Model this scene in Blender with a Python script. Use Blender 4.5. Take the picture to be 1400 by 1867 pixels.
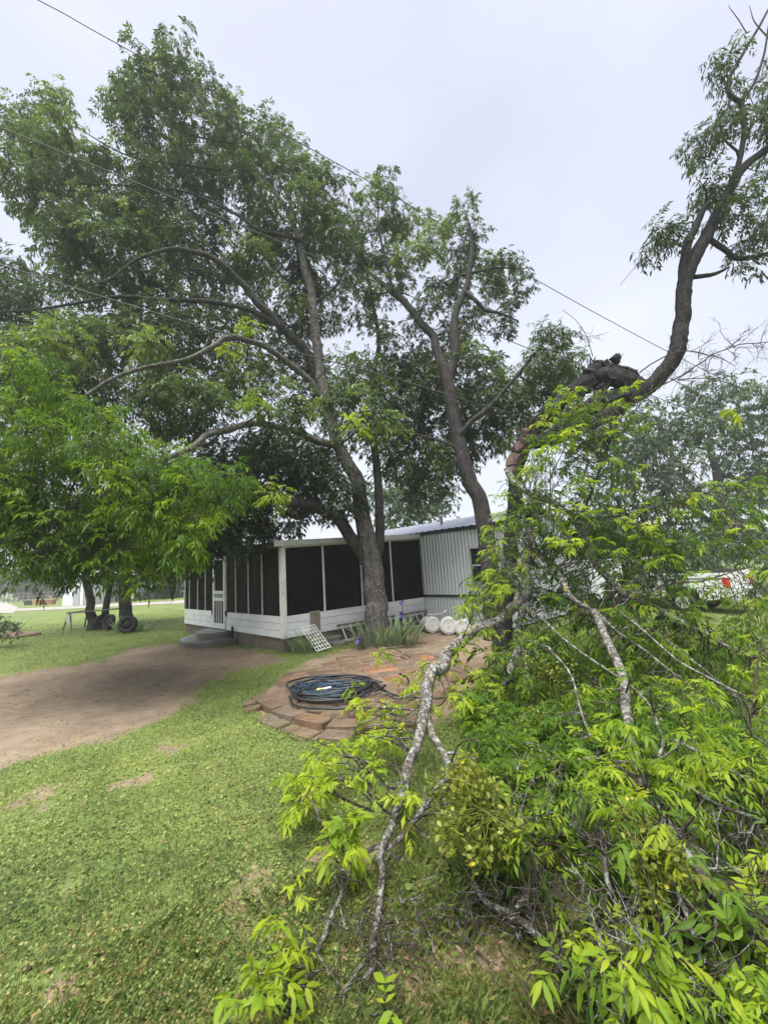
import bpy, math, random
import numpy as np
from math import radians, sin, cos, pi
random.seed(7); rng = np.random.default_rng(7)
scene = bpy.context.scene
for o in list(bpy.data.objects): bpy.data.objects.remove(o)

# ------------------------------------------------------------------ camera
FPX, PITCH, ROLL, CAMH = 700.0, radians(8.2), radians(-3.7), 1.75
def _rx(a): c, s = cos(a), sin(a); return np.array([[1,0,0],[0,c,-s],[0,s,c]])
def _rz(a): c, s = cos(a), sin(a); return np.array([[c,-s,0],[s,c,0],[0,0,1]])
CM = _rx(pi/2 + PITCH) @ _rz(ROLL)
CAM = np.array([0, 0, CAMH])
cam_d = bpy.data.cameras.new('camera'); cam = bpy.data.objects.new('camera', cam_d)
scene.collection.objects.link(cam); scene.camera = cam
cam_d.sensor_fit = 'AUTO'; cam_d.sensor_width = 36.0; cam_d.lens = 36.0*FPX/1867.0
cam_d.clip_start = 0.05; cam_d.clip_end = 2000
import mathutils
m4 = np.eye(4); m4[:3,:3] = CM; m4[:3,3] = CAM
cam.matrix_world = mathutils.Matrix(m4.tolist())

# ------------------------------------------------------------------ sky, sun, exposure
SUN_EL, SUN_AZ = radians(70), radians(205)
w = bpy.data.worlds.new('World'); scene.world = w; w.use_nodes = True
nt = w.node_tree; nt.nodes.clear()
wo = nt.nodes.new('ShaderNodeOutputWorld'); bg = nt.nodes.new('ShaderNodeBackground')
sky = nt.nodes.new('ShaderNodeTexSky'); sky.sky_type = 'NISHITA'; sky.sun_disc = False
sky.sun_elevation = SUN_EL; sky.sun_rotation = SUN_AZ; sky.dust_density = 4.0
tc = nt.nodes.new('ShaderNodeTexCoord'); mp = nt.nodes.new('ShaderNodeMapping'); mp.inputs['Scale'].default_value = (1, 1, 2.2)
nz = nt.nodes.new('ShaderNodeTexNoise'); nz.inputs['Scale'].default_value = 1.6; nz.inputs['Detail'].default_value = 4; nz.inputs['Roughness'].default_value = 0.45
cr = nt.nodes.new('ShaderNodeValToRGB')
cr.color_ramp.elements[0].position = 0.3; cr.color_ramp.elements[0].color = (0.113, 0.117, 0.145, 1)
cr.color_ramp.elements[1].position = 0.72; cr.color_ramp.elements[1].color = (0.148, 0.156, 0.178, 1)
sc10 = nt.nodes.new('ShaderNodeVectorMath'); sc10.operation = 'SCALE'; sc10.inputs['Scale'].default_value = 10.0
mx = nt.nodes.new('ShaderNodeMix'); mx.data_type = 'RGBA'; mx.inputs['Factor'].default_value = 0.97   # cloud cover over the clear sky
nt.links.new(tc.outputs['Generated'], mp.inputs['Vector']); nt.links.new(mp.outputs['Vector'], nz.inputs['Vector'])
nt.links.new(nz.outputs['Fac'], cr.inputs['Fac']); nt.links.new(cr.outputs['Color'], sc10.inputs[0])
nt.links.new(sky.outputs['Color'], mx.inputs['A']); nt.links.new(sc10.outputs['Vector'], mx.inputs['B'])
nt.links.new(mx.outputs['Result'], bg.inputs['Color']); bg.inputs['Strength'].default_value = 0.1
nt.links.new(bg.outputs['Background'], wo.inputs['Surface'])
sd = bpy.data.lights.new('sun', 'SUN'); sd.energy = 1.5; sd.angle = radians(45); sd.color = (1.0, 0.97, 0.92)
sun = bpy.data.objects.new('sun', sd); scene.collection.objects.link(sun)
sdir = np.array([cos(SUN_EL)*sin(SUN_AZ), cos(SUN_EL)*cos(SUN_AZ), sin(SUN_EL)])
sun.rotation_euler = mathutils.Vector(sdir.tolist()).to_track_quat('Z', 'Y').to_euler(); sun.location = (0, 0, 30)
vs = scene.view_settings; vs.view_transform = 'Standard'; vs.look = 'None'; vs.gamma = 1.0; vs.exposure = 2.60; vs.use_curve_mapping = False
scene.cycles.max_bounces = 8; scene.cycles.transparent_max_bounces = 12

# ------------------------------------------------------------------ placing helpers (photo ray -> world point at a given ground depth)
def ray(x, y): return CM @ np.array([(x-700)/FPX, -(y-933.5)/FPX, -1.0])
def G(x, y, z=0.0):
    d = ray(x, y); return CAM + d*((z-CAMH)/d[2])
def D(x, y, Y):
    d = ray(x, y); return CAM + d*(Y/d[1])
def PX(p):
    v = (np.atleast_2d(p) - CAM) @ CM
    return np.stack([700 + FPX*v[:,0]/-v[:,2], 933.5 - FPX*v[:,1]/-v[:,2], -v[:,2]], 1)
def gz(x, y):
    x = np.asarray(x, float); y = np.asarray(y, float)
    s = np.clip((x-4.0)/4.0, 0, 1); s = s*s*(3-2*s)
    return -0.05*np.clip(x-4.0, 0, 20)*s + 0.012*np.sin(x*1.7+0.6*y)*np.sin(y*1.3)
def gY(x, y):
    if y < 1085: return 99.0
    return G(x, y)[1]
def unit(v): v = np.asarray(v, float); return v/(np.linalg.norm(v)+1e-12)
def inpoly(p, poly):
    x, y = p; r = False; n = len(poly)
    for i in range(n):
        x1, y1 = poly[i]; x2, y2 = poly[(i+1) % n]
        if (y1 > y) != (y2 > y) and x < (x2-x1)*(y-y1)/(y2-y1+1e-12)+x1: r = not r
    return r
def inpoly_np(X, Y, poly):
    r = np.zeros(X.shape, bool); n = len(poly)
    for i in range(n):
        x1, y1 = poly[i]; x2, y2 = poly[(i+1) % n]
        r ^= ((y1 > Y) != (y2 > Y)) & (X < (x2-x1)*(Y-y1)/(y2-y1+1e-12)+x1)
    return r

# ------------------------------------------------------------------ mesh building
class MB:
    def __init__(s): s.v = []; s.f = []
    def add(s, vs, fs):
        b = len(s.v); s.v += [tuple(map(float, p)) for p in vs]; s.f += [tuple(i+b for i in f) for f in fs]; return s
    def obox(s, c, ax, ay, az):           # centre and three half-axis vectors
        c, ax, ay, az = map(np.asarray, (c, ax, ay, az))
        vs = [c+i*ax+j*ay+k*az for k in (-1,1) for j in (-1,1) for i in (-1,1)]
        return s.add(vs, [(0,2,3,1),(4,5,7,6),(0,1,5,4),(2,6,7,3),(0,4,6,2),(1,3,7,5)])
    def box(s, x0, x1, y0, y1, z0, z1): return s.obox(((x0+x1)/2,(y0+y1)/2,(z0+z1)/2), ((x1-x0)/2,0,0), (0,(y1-y0)/2,0), (0,0,(z1-z0)/2))
    def beam(s, p, q, wd, ht, up=(0,0,1)):
        p, q = np.asarray(p, float), np.asarray(q, float); d = unit(q-p); sd_ = np.cross(d, up)
        if np.linalg.norm(sd_) < 1e-5: sd_ = np.cross(d, (1,0,0))
        sd_ = unit(sd_); u = np.cross(sd_, d)
        return s.obox((p+q)/2, (q-p)/2, sd_*wd/2, u*ht/2)
    def prism(s, poly, z0, z1, bev=0.0):
        n = len(poly); poly = [np.array(p, float) for p in poly]; c = sum(poly)/n
        lay = [(poly, z0), (poly, z1-bev)] if bev else [(poly, z0), (poly, z1)]
        if bev: lay.append(([p + unit(c-p)*bev for p in poly], z1))
        vs = [(p[0], p[1], z) for pl, z in lay for p in pl]; fs = []
        for k in range(len(lay)-1):
            for i in range(n): j = (i+1) % n; fs.append((k*n+i, k*n+j, (k+1)*n+j, (k+1)*n+i))
        fs.append(tuple(range(n))[::-1]); fs.append(tuple((len(lay)-1)*n+i for i in range(n)))
        return s.add(vs, fs)
    def tube(s, pts, rad, n=8, wob=0.0, cap=True):
        pts = np.asarray(pts, float); k = len(pts); rad = np.broadcast_to(rad, (k,))
        t = np.gradient(pts, axis=0); t /= np.linalg.norm(t, axis=1)[:,None]+1e-12
        a = np.cross(t[0], (0,0,1)); a = unit(a if np.linalg.norm(a) > 0.05 else np.cross(t[0], (1,0,0)))
        ang = np.linspace(0, 2*pi, n, endpoint=False); vs = []
        ph = random.random()*9; fm = [m_ for m_ in (3, 5, 7, 9) if m_*2 <= n]; fp = [random.random()*7 for _ in fm]; fd = [random.uniform(-.12, .12) for _ in fm]
        for i in range(k):
            a = unit(a - t[i]*np.dot(a, t[i])); b = np.cross(t[i], a)
            r = rad[i]*(1 + wob*(sum(0.75*np.sin(m_*ang+p_+i*d_) for m_, p_, d_ in zip(fm, fp, fd)) + rng.normal(0, 0.35, n)))
            vs.append(pts[i] + np.outer(r*np.cos(ang), a) + np.outer(r*np.sin(ang), b))
        vs = np.concatenate(vs); fs = []
        for i in range(k-1):
            for j in range(n): q = (j+1) % n; fs.append((i*n+j, i*n+q, (i+1)*n+q, (i+1)*n+j))
        if cap: fs.append(tuple(range(n))[::-1]); fs.append(tuple((k-1)*n+j for j in range(n)))
        return s.add(vs, fs)
    def lathe(s, prof, c, axis, n=24):      # prof: (radius, along axis)
        axis = unit(axis); a = np.cross(axis, (0,0,1)); a = unit(a if np.linalg.norm(a) > .05 else (1,0,0)); b = np.cross(axis, a); c = np.asarray(c, float)
        vs = [c + axis*h + r*(cos(q)*a + sin(q)*b) for r, h in prof for q in np.linspace(0, 2*pi, n, endpoint=False)]; fs = []
        for i in range(len(prof)-1):
            for j in range(n): q = (j+1) % n; fs.append((i*n+j, i*n+q, (i+1)*n+q, (i+1)*n+j))
        fs.append(tuple(range(n))[::-1]); fs.append(tuple((len(prof)-1)*n+j for j in range(n)))
        return s.add(vs, fs)
ORG = {}
def link(o): scene.collection.objects.link(o)
def finish(name, me, mat_, parent, org):
    if mat_: me.materials.append(mat_)
    o = bpy.data.objects.new(name, me); link(o)
    if parent is not None: o.parent = parent
    else: o.location = org
    ORG[o.name] = org; return o
def obj(name, mb, mat_, parent=None, smooth=False, org=None):
    v = np.array(mb.v)
    if parent is not None: org = ORG[parent.name]
    elif org is None: org = np.array([v[:,0].mean(), v[:,1].mean(), v[:,2].min()])
    me = bpy.data.meshes.new(name); me.from_pydata((v-org).tolist(), [], mb.f); me.update()
    if smooth: me.polygons.foreach_set('use_smooth', np.ones(len(me.polygons), bool))
    return finish(name, me, mat_, parent, np.asarray(org, float))
def tri_obj(name, v, f, mat_, parent=None, att=None, org=None, smooth=False):   # numpy triangles
    if parent is not None: org = ORG[parent.name]
    elif org is None: org = np.array([v[:,0].mean(), v[:,1].mean(), v[:,2].min()])
    me = tri_mesh(name, v-org, f, att, smooth)
    return finish(name, me, mat_, parent, np.asarray(org, float))
def tri_mesh(name, v, f, att=None, smooth=False):
    me = bpy.data.meshes.new(name); n = len(f)
    me.vertices.add(len(v)); me.vertices.foreach_set('co', np.ascontiguousarray(v, dtype=np.float32).ravel())
    me.loops.add(n*3); me.loops.foreach_set('vertex_index', np.ascontiguousarray(f, dtype=np.int32).ravel())
    me.polygons.add(n); me.polygons.foreach_set('loop_start', np.arange(0, n*3, 3, dtype=np.int32))
    if smooth: me.polygons.foreach_set('use_smooth', np.ones(n, bool))
    if att is not None:
        a = me.attributes.new('v', 'FLOAT', 'POINT'); a.data.foreach_set('value', np.ascontiguousarray(att, dtype=np.float32))
    me.update(calc_edges=True); return me
def thing(name, loc, label, cat, group=None):
    o = bpy.data.objects.new(name, None); link(o); o.location = loc; o.empty_display_size = 0.2
    ORG[o.name] = np.asarray(loc, float); tag(o, label, cat, group); return o
def tag(o, label=None, cat=None, group=None, kind=None):
    if label: o['label'] = label
    if cat: o['category'] = cat
    if group: o['group'] = group
    if kind: o['kind'] = kind
    return o

# ------------------------------------------------------------------ materials
def newmat(name):
    m = bpy.data.materials.new(name); m.use_nodes = True; t = m.node_tree; t.nodes.clear()
    out = t.nodes.new('ShaderNodeOutputMaterial'); return m, t, out
def N(t, typ, **kw):
    n = t.nodes.new(typ)
    for k, v in kw.items():
        if hasattr(n, k): setattr(n, k, v)
    return n
def coords(t, scale=(1,1,1), gen='Object'):
    tc = N(t, 'ShaderNodeTexCoord'); mp = N(t, 'ShaderNodeMapping'); mp.inputs['Scale'].default_value = scale
    t.links.new(tc.outputs[gen], mp.inputs['Vector']); return mp.outputs['Vector']
def noise(t, vec, scale, detail=5, rough=0.6):
    n = N(t, 'ShaderNodeTexNoise'); n.inputs['Scale'].default_value = scale; n.inputs['Detail'].default_value = detail; n.inputs['Roughness'].default_value = rough
    t.links.new(vec, n.inputs['Vector']); return n.outputs['Fac']
def ramp(t, fac, stops):
    r = N(t, 'ShaderNodeValToRGB'); e = r.color_ramp.elements
    while len(e) < len(stops): e.new(0.5)
    for el, (p, c) in zip(e, stops): el.position = p; el.color = (*c, 1) if len(c) == 3 else c
    t.links.new(fac, r.inputs['Fac']); return r.outputs['Color']
def mixc(t, fac, a, b, typ='MIX'):
    m = N(t, 'ShaderNodeMix', data_type='RGBA'); m.blend_type = typ
    for s, v in (('Factor', fac), ('A', a), ('B', b)):
        i = [q for q in m.inputs if q.name == s and (q.type == 'RGBA' or s == 'Factor') and q.enabled][0]
        if isinstance(v, (int, float)): i.default_value = v
        elif isinstance(v, tuple): i.default_value = (*v, 1)
        else: t.links.new(v, i)
    return [q for q in m.outputs if q.type == 'RGBA' and q.enabled][0]
def bump(t, h, strength=0.5, dist=0.02):
    b = N(t, 'ShaderNodeBump'); b.inputs['Strength'].default_value = strength; b.inputs['Distance'].default_value = dist
    t.links.new(h, b.inputs['Height']); return b.outputs['Normal']
def bsdf(t, out, col, rough=0.7, metal=0.0, nrm=None, spec=0.4):
    b = N(t, 'ShaderNodeBsdfPrincipled')
    if isinstance(col, tuple): b.inputs['Base Color'].default_value = (*col, 1)
    else: t.links.new(col, b.inputs['Base Color'])
    if isinstance(rough, float): b.inputs['Roughness'].default_value = rough
    else: t.links.new(rough, b.inputs['Roughness'])
    b.inputs['Metallic'].default_value = metal; b.inputs['Specular IOR Level'].default_value = spec
    if nrm is not None: t.links.new(nrm, b.inputs['Normal'])
    if out: t.links.new(b.outputs[0], out.inputs['Surface'])
    return b
def simple(name, c1, c2=None, scale=6.0, rough=0.7, metal=0.0, bs=0.2, stretch=(1,1,1), spec=0.4, obrand=0.0):
    m, t, out = newmat(name); c2 = c2 or tuple(x*0.7 for x in c1)
    v = coords(t, stretch); n = noise(t, v, scale); c = ramp(t, n, [(0.3, c2), (0.65, c1)])
    if obrand:
        oi = N(t, 'ShaderNodeObjectInfo'); r = ramp(t, oi.outputs['Random'], [(0, (1-obrand,)*3), (1, (1.0,)*3)]); c = mixc(t, 1.0, c, r, 'MULTIPLY')
    bsdf(t, out, c, rough, metal, bump(t, noise(t, v, scale*6), bs, 0.01) if bs else None, spec); return m
def leafmat(name, stops, trans=0.45, rough=0.45, spec=0.35, tgain=1.5):
    m, t, out = newmat(name); a = N(t, 'ShaderNodeAttribute'); a.attribute_name = 'v'
    v = coords(t); n = noise(t, v, 30.0, 2)
    c = ramp(t, a.outputs['Fac'], stops); c = mixc(t, 0.35, c, ramp(t, n, [(0.3, (0.55,)*3), (0.7, (1.0,)*3)]), 'MULTIPLY')
    b = bsdf(t, None, c, rough, spec=spec); tr = N(t, 'ShaderNodeBsdfTranslucent')
    c2 = mixc(t, 1.0, c, (tgain*1.05, tgain, tgain*0.5), 'MULTIPLY'); t.links.new(c2, tr.inputs['Color'])
    mx = N(t, 'ShaderNodeMixShader'); mx.inputs[0].default_value = trans
    t.links.new(b.outputs[0], mx.inputs[1]); t.links.new(tr.outputs[0], mx.inputs[2]); t.links.new(mx.outputs[0], out.inputs['Surface']); return m
def barkmat(name, dark, light, lichen=None, amt=0.5, scale=9.0, orange=False):
    m, t, out = newmat(name); v = coords(t, (1,1,0.35)); v2 = coords(t)
    n = noise(t, v, scale, 8, 0.7); vo = N(t, 'ShaderNodeTexVoronoi'); vo.inputs['Scale'].default_value = scale*2.2; t.links.new(v, vo.inputs['Vector'])
    c = ramp(t, n, [(0.32, dark), (0.68, light)])
    if lichen:
        ln = noise(t, v2, 24.0 if orange else 14.0, 8, 0.78); lf = ramp(t, ln, [(amt-0.03, (0,)*3), (amt+0.04, (1,)*3)])
        c = mixc(t, lf, c, mixc(t, noise(t, v2, 60.0), lichen, tuple(x*0.6 for x in lichen)))
        if orange:
            of = ramp(t, noise(t, v2, 5.0, 5, 0.6), [(0.63, (0,)*3), (0.69, (1,)*3)]); c = mixc(t, of, c, (0.34, 0.22, 0.04))
    h = mixc(t, 0.35, mixc(t, 0.5, n, vo.outputs['Distance']), noise(t, v, scale*4.5, 6, 0.7)); bsdf(t, out, c, 0.9, 0.0, bump(t, h, 1.0, 0.05), 0.2); return m
M = {}
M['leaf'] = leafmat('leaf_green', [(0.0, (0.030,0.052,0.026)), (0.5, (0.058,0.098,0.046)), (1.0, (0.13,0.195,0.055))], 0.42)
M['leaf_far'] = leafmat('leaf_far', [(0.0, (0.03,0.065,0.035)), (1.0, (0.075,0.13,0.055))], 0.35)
M['leaf_bright'] = leafmat('leaf_young_lit', [(0.0, (0.035,0.085,0.014)), (0.45, (0.09,0.175,0.02)), (0.8, (0.20,0.31,0.022)), (1.0, (0.34,0.42,0.032))], 0.50, 0.5, 0.2)
M['mistletoe'] = leafmat('mistletoe_leaf', [(0.0, (0.08,0.105,0.015)), (0.55, (0.19,0.225,0.03)), (0.9, (0.30,0.32,0.045)), (1.0, (0.50,0.40,0.03))], 0.3)
M['grass'] = leafmat('grass_blade', [(0.0, (0.045,0.066,0.022)), (0.25, (0.115,0.175,0.046)), (0.5, (0.20,0.275,0.072)), (0.78, (0.32,0.365,0.105)), (0.88, (0.38,0.36,0.14)), (1.0, (0.22,0.145,0.075))], 0.3, 0.6, 0.25, 1.2)
M['iris_leaf'] = leafmat('iris_leaf', [(0.0, (0.12,0.19,0.105)), (1.0, (0.30,0.38,0.25))], 0.3)
M['petal'] = leafmat('purple_petal', [(0.0, (0.10,0.03,0.30)), (1.0, (0.22,0.08,0.50))], 0.3)
M['litter'] = leafmat('dry_leaf', [(0.0, (0.06,0.035,0.022)), (0.6, (0.16,0.09,0.055)), (1.0, (0.26,0.18,0.11))], 0.1, 0.8)
M['bark'] = barkmat('bark_grey', (0.032,0.028,0.026), (0.165,0.15,0.138), (0.33,0.33,0.31), 0.575, 11.0)
M['bark_dark'] = barkmat('bark_dark', (0.016,0.015,0.015), (0.070,0.065,0.062), (0.13,0.13,0.125), 0.62, 12.0)
M['bark_black'] = barkmat('bark_black', (0.010,0.010,0.011), (0.045,0.043,0.043), (0.09,0.09,0.09), 0.64, 14.0)
M['bark_lichen'] = barkmat('bark_lichen', (0.035,0.03,0.026), (0.15,0.13,0.11), (0.40,0.41,0.38), 0.52, 14.0, True)
M['twig'] = barkmat('twig_bark', (0.03,0.024,0.02), (0.10,0.08,0.065))
M['twig_pale'] = barkmat('twig_lichen', (0.03,0.025,0.02), (0.11,0.09,0.075), (0.34,0.34,0.31), 0.55, 20.0)
M['torn'] = simple('torn_wood', (0.14,0.09,0.07), (0.035,0.028,0.026), 14, 0.85, bs=0.6, stretch=(1,1,0.2))
M['white'] = simple('white_paint', (0.77,0.78,0.79), (0.62,0.63,0.63), 2.5, 0.6, bs=0.12, stretch=(1,1,2.5), obrand=0.08)
M['white_trim'] = simple('white_trim_paint', (0.72,0.72,0.70), (0.50,0.49,0.46), 5, 0.6, bs=0.15)
M['concrete'] = simple('foundation_concrete', (0.17,0.14,0.11), (0.085,0.07,0.055), 3, 0.9, bs=0.4)
M['step'] = simple('wet_concrete', (0.14,0.135,0.125), (0.08,0.076,0.07), 2, 0.28, bs=0.25)
M['fascia'] = simple('aged_fascia', (0.56,0.56,0.54), (0.40,0.40,0.38), 3, 0.6)
M['metal'] = simple('galvanised', (0.64,0.66,0.69), (0.54,0.56,0.60), 1.2, 0.42, 0.35, 0.1, (1,1,0.3))
M['roof'] = simple('metal_roof', (0.52,0.54,0.60), (0.40,0.43,0.49), 1.0, 0.38, 0.4, 0.1)
M['corr'] = simple('corrugated_sheet', (0.075,0.08,0.085), (0.04,0.04,0.045), 2, 0.6)
M['green_trim'] = simple('dark_green_trim', (0.022,0.040,0.036), (0.015,0.025,0.022), 4, 0.5)
M['black'] = simple('black_iron', (0.012,0.012,0.012), None, 5, 0.5)
M['glass'] = simple('dark_window_glass', (0.012,0.014,0.016), (0.02,0.02,0.024), 1, 0.08, bs=0.0, spec=0.6)
M['hose'] = simple('black_rubber_hose', (0.022,0.024,0.028), (0.012,0.013,0.015), 20, 0.4, bs=0.05)
M['blue'] = simple('blue_rope', (0.02,0.055,0.095), (0.010,0.028,0.05), 60, 0.6)
M['yellow'] = simple('yellow_plastic', (0.50,0.42,0.18), (0.4,0.33,0.14), 20, 0.5)
M['whiteplastic'] = simple('white_plastic', (0.60,0.60,0.59), (0.42,0.41,0.39), 5, 0.5, bs=0.1)
M['alu'] = simple('aluminium', (0.62,0.63,0.64), (0.5,0.5,0.5), 8, 0.4, 0.4)
M['wood'] = simple('weathered_wood', (0.30,0.26,0.21), (0.17,0.145,0.115), 5, 0.8, bs=0.4, stretch=(6,6,0.5))
M['greywood'] = simple('grey_plank', (0.20,0.185,0.17), (0.10,0.09,0.085), 5, 0.8, bs=0.3)
M['rock'] = simple('grey_stone', (0.15,0.14,0.13), (0.07,0.065,0.06), 6, 0.85, bs=0.6)
M['tyre'] = simple('tyre_rubber', (0.018,0.018,0.018), None, 10, 0.8)
M['rust'] = simple('rusty_iron', (0.035,0.026,0.022), (0.02,0.016,0.015), 9, 0.85)
M['car'] = simple('white_car_paint', (0.80,0.80,0.81), (0.76,0.76,0.77), 1, 0.25, bs=0.0, spec=0.5)
M['red'] = simple('red_lens', (0.55,0.03,0.02), (0.42,0.02,0.015), 10, 0.25, bs=0.0)
M['shedwhite'] = simple('shed_white', (0.68,0.69,0.71), (0.56,0.57,0.58), 0.8, 0.5)
M['shedgrey'] = simple('shed_grey', (0.36,0.37,0.40), (0.28,0.29,0.31), 0.8, 0.5)
for nm, c in (('bin_green',(0.02,0.06,0.03)),('bin_yellow',(0.38,0.29,0.13)),('bin_red',(0.26,0.075,0.045)),('bin_orange',(0.34,0.17,0.09)),('bin_blue',(0.05,0.15,0.25))): M[nm] = simple(nm, c)
M['road'] = simple('pale_road', (0.30,0.28,0.265), (0.22,0.205,0.19), 0.6, 0.9, bs=0.2)
M['wire'] = simple('wire_sheath', (0.045,0.045,0.05), None, 3, 0.6, bs=0)

def screenmat():
    m, t, out = newmat('black_screen_mesh'); v = coords(t, (1,1,0.4)); n = noise(t, v, 3.0, 3)
    oi = N(t, 'ShaderNodeObjectInfo'); c = ramp(t, n, [(0.3,(0.0014,0.0019,0.0020)),(0.7,(0.0038,0.0048,0.0050))])
    c = mixc(t, 1.0, c, ramp(t, oi.outputs['Random'], [(0,(0.7,)*3),(1,(1.15,)*3)]), 'MULTIPLY')
    bsdf(t, out, c, 0.55, 0.0, bump(t, n, 0.4, 0.05), 0.09); return m
M['screen'] = screenmat()
def stonemat():
    m, t, out = newmat('flagstone'); v = coords(t); oi = N(t, 'ShaderNodeObjectInfo')
    c = ramp(t, oi.outputs['Random'], [(0.0,(0.20,0.115,0.06)),(0.22,(0.14,0.095,0.06)),(0.45,(0.25,0.155,0.085)),(0.62,(0.17,0.14,0.115)),(0.80,(0.22,0.16,0.115)),(0.86,(0.34,0.15,0.06)),(0.93,(0.27,0.185,0.115)),(1.0,(0.19,0.12,0.075))])
    n = noise(t, v, 5.0, 7, 0.65); c = mixc(t, 0.9, c, ramp(t, n, [(0.3,(0.30,0.29,0.28)),(0.5,(0.75,0.73,0.70)),(0.75,(1.2,1.05,0.9))]), 'MULTIPLY')
    ge = N(t, 'ShaderNodeNewGeometry'); dn = noise(t, ge.outputs['Position'], 2.2, 7, 0.7); c = mixc(t, ramp(t, dn, [(0.40,(0,)*3),(0.60,(.9,)*3)]), c, (0.11,0.08,0.055))
    r = N(t, 'ShaderNodeMapRange'); t.links.new(n, r.inputs['Value']); r.inputs['To Min'].default_value = 0.35; r.inputs['To Max'].default_value = 0.85
    bsdf(t, out, c, r.outputs[0], 0.0, bump(t, noise(t, v, 22.0, 6), 0.5, 0.012), 0.4); return m
M['stone'] = stonemat()
def groundmat():
    m, t, out = newmat('lawn_and_soil'); v = coords(t); a = N(t, 'ShaderNodeAttribute'); a.attribute_name = 'v'
    n1 = noise(t, v, 0.8, 6, 0.65); n2 = noise(t, v, 9.0, 6, 0.7); n3 = noise(t, v, 45.0, 5, 0.7)
    gr = ramp(t, n1, [(0.3,(0.09,0.125,0.035)),(0.5,(0.145,0.195,0.05)),(0.7,(0.20,0.245,0.065))])
    gr = mixc(t, 0.75, gr, ramp(t, n3, [(0.3,(0.30,0.27,0.22)),(0.6,(1.0,1.0,1.0))]), 'MULTIPLY')
    n4 = mixc(t, 0.35, mixc(t, 0.5, noise(t, v, 1.4, 8, 0.75), noise(t, coords(t, (1.0, 2.6, 1.0)), 4.5, 8, 0.8)), noise(t, v, 70.0, 4, 0.7))
    so = ramp(t, n4, [(0.36,(0.095,0.071,0.049)),(0.5,(0.225,0.172,0.12)),(0.64,(0.34,0.272,0.195))])
    so = mixc(t, ramp(t, n1, [(0.42,(0,)*3),(0.62,(1,)*3)]), so, mixc(t, 1.0, so, (0.74,0.72,0.70), 'MULTIPLY'))
    ad = N(t, 'ShaderNodeMath', operation='MULTIPLY_ADD'); t.links.new(n2, ad.inputs[0]); ad.inputs[1].default_value = 0.9; t.links.new(a.outputs['Fac'], ad.inputs[2])
    f = ramp(t, ad.outputs[0], [(0.86,(0,)*3),(1.02,(1,)*3)])
    c = mixc(t, f, gr, so)
    h = mixc(t, 0.7, n2, n3); bsdf(t, out, c, 0.85, 0.0, bump(t, h, 0.5, 0.03), 0.25); return m
M['ground'] = groundmat()

# ------------------------------------------------------------------ ground: one sheet to the horizon, soil mask as an attribute
def Gp(pts): return [tuple(G(*p)[:2]) for p in pts]
DIRT = Gp([(-260,1262),(0,1232),(110,1216),(190,1206),(225,1184),(330,1172),(430,1180),(520,1200),(525,1206),(440,1222),(365,1245),(335,1290),(280,1320),(200,1350),(90,1375),(0,1400),(-300,1480)])
BED = Gp([(560,1205),(640,1184),(760,1150),(830,1140),(900,1170),(890,1230),(850,1285),(780,1322),(600,1345),(490,1300),(465,1275)])
SPOTS = [(*G(430,1655)[:2],0.24),(*G(470,1700)[:2],0.16),(*G(120,1620)[:2],0.14),(*G(110,1790)[:2],0.12),(*G(330,1640)[:2],0.12),(*G(310,1362)[:2],0.28),(*G(240,1430)[:2],0.22),(*G(70,1460)[:2],0.35),(*G(650,1560)[:2],0.25),(*G(760,1800)[:2],0.16),(*G(470,1590)[:2],0.12),(*G(900,1760)[:2],0.2)]
def segdist(X, Y, poly):
    d = np.full(X.shape, 1e9); n = len(poly)
    for i in range(n):
        a = np.array(poly[i]); b = np.array(poly[(i+1) % n]); e = b-a; L = (e@e)+1e-12
        tt = np.clip(((X-a[0])*e[0]+(Y-a[1])*e[1])/L, 0, 1); d = np.minimum(d, np.hypot(X-a[0]-tt*e[0], Y-a[1]-tt*e[1]))
    return d
def fbm(X, Y, s=1.0):
    return (np.sin(X*2.1*s+1.3*np.sin(Y*1.7*s))+np.sin(Y*2.9*s+1.1*np.sin(X*2.3*s+2))+0.6*np.sin(X*6.1*s+Y*4.3*s)+0.5*np.sin(X*9.7*s-Y*11.3*s+1))/3.1
def dirtmask(X, Y):
    f = np.zeros(X.shape)
    for poly, wd in ((DIRT, 0.35), (BED, 0.2)):
        s = segdist(X, Y, poly); s = np.where(inpoly_np(X, Y, poly), s, -s)
        f = np.maximum(f, np.clip(0.5 + (s + 0.16*fbm(X, Y, 1.6)+0.13*fbm(X+5, Y, 4.0)+0.10*fbm(X, Y+3, 11.0))/wd*0.5, 0, 1))
    for x, y, r in SPOTS:
        d = np.hypot((X-x)*0.8, Y-y); f = np.maximum(f, 0.60*np.clip(1.25 - d/r + 0.5*fbm(X, Y, 3.5)+0.3*fbm(X, Y+7, 9), 0, 1))
    return np.clip(f*(0.93+0.22*fbm(X-2, Y+1, 1.1)-0.10*np.clip(fbm(X, Y, 3.2), 0, 1)), 0, 1)
nr, na = 190, 320
rr = np.concatenate([[0.0], np.exp(np.linspace(math.log(0.6), math.log(300), nr))]); aa = np.linspace(0, 2*pi, na, endpoint=False)
X = np.outer(rr, np.sin(aa)); Y = np.outer(rr, np.cos(aa))
Z = gz(X, Y); mask = dirtmask(X, Y); Z = Z - 0.02*mask*(rr[:,None] < 60)
gvv = np.stack([X, Y, Z], -1).reshape(-1, 3)
ii, jj = np.meshgrid(np.arange(nr), np.arange(na), indexing='ij'); j2 = (jj+1) % na
A_ = ii*na+jj; B_ = ii*na+j2; C_ = (ii+1)*na+j2; D_ = (ii+1)*na+jj
gf = np.concatenate([np.stack([A_, C_, B_], -1).reshape(-1, 3), np.stack([A_, D_, C_], -1).reshape(-1, 3)])
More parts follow.
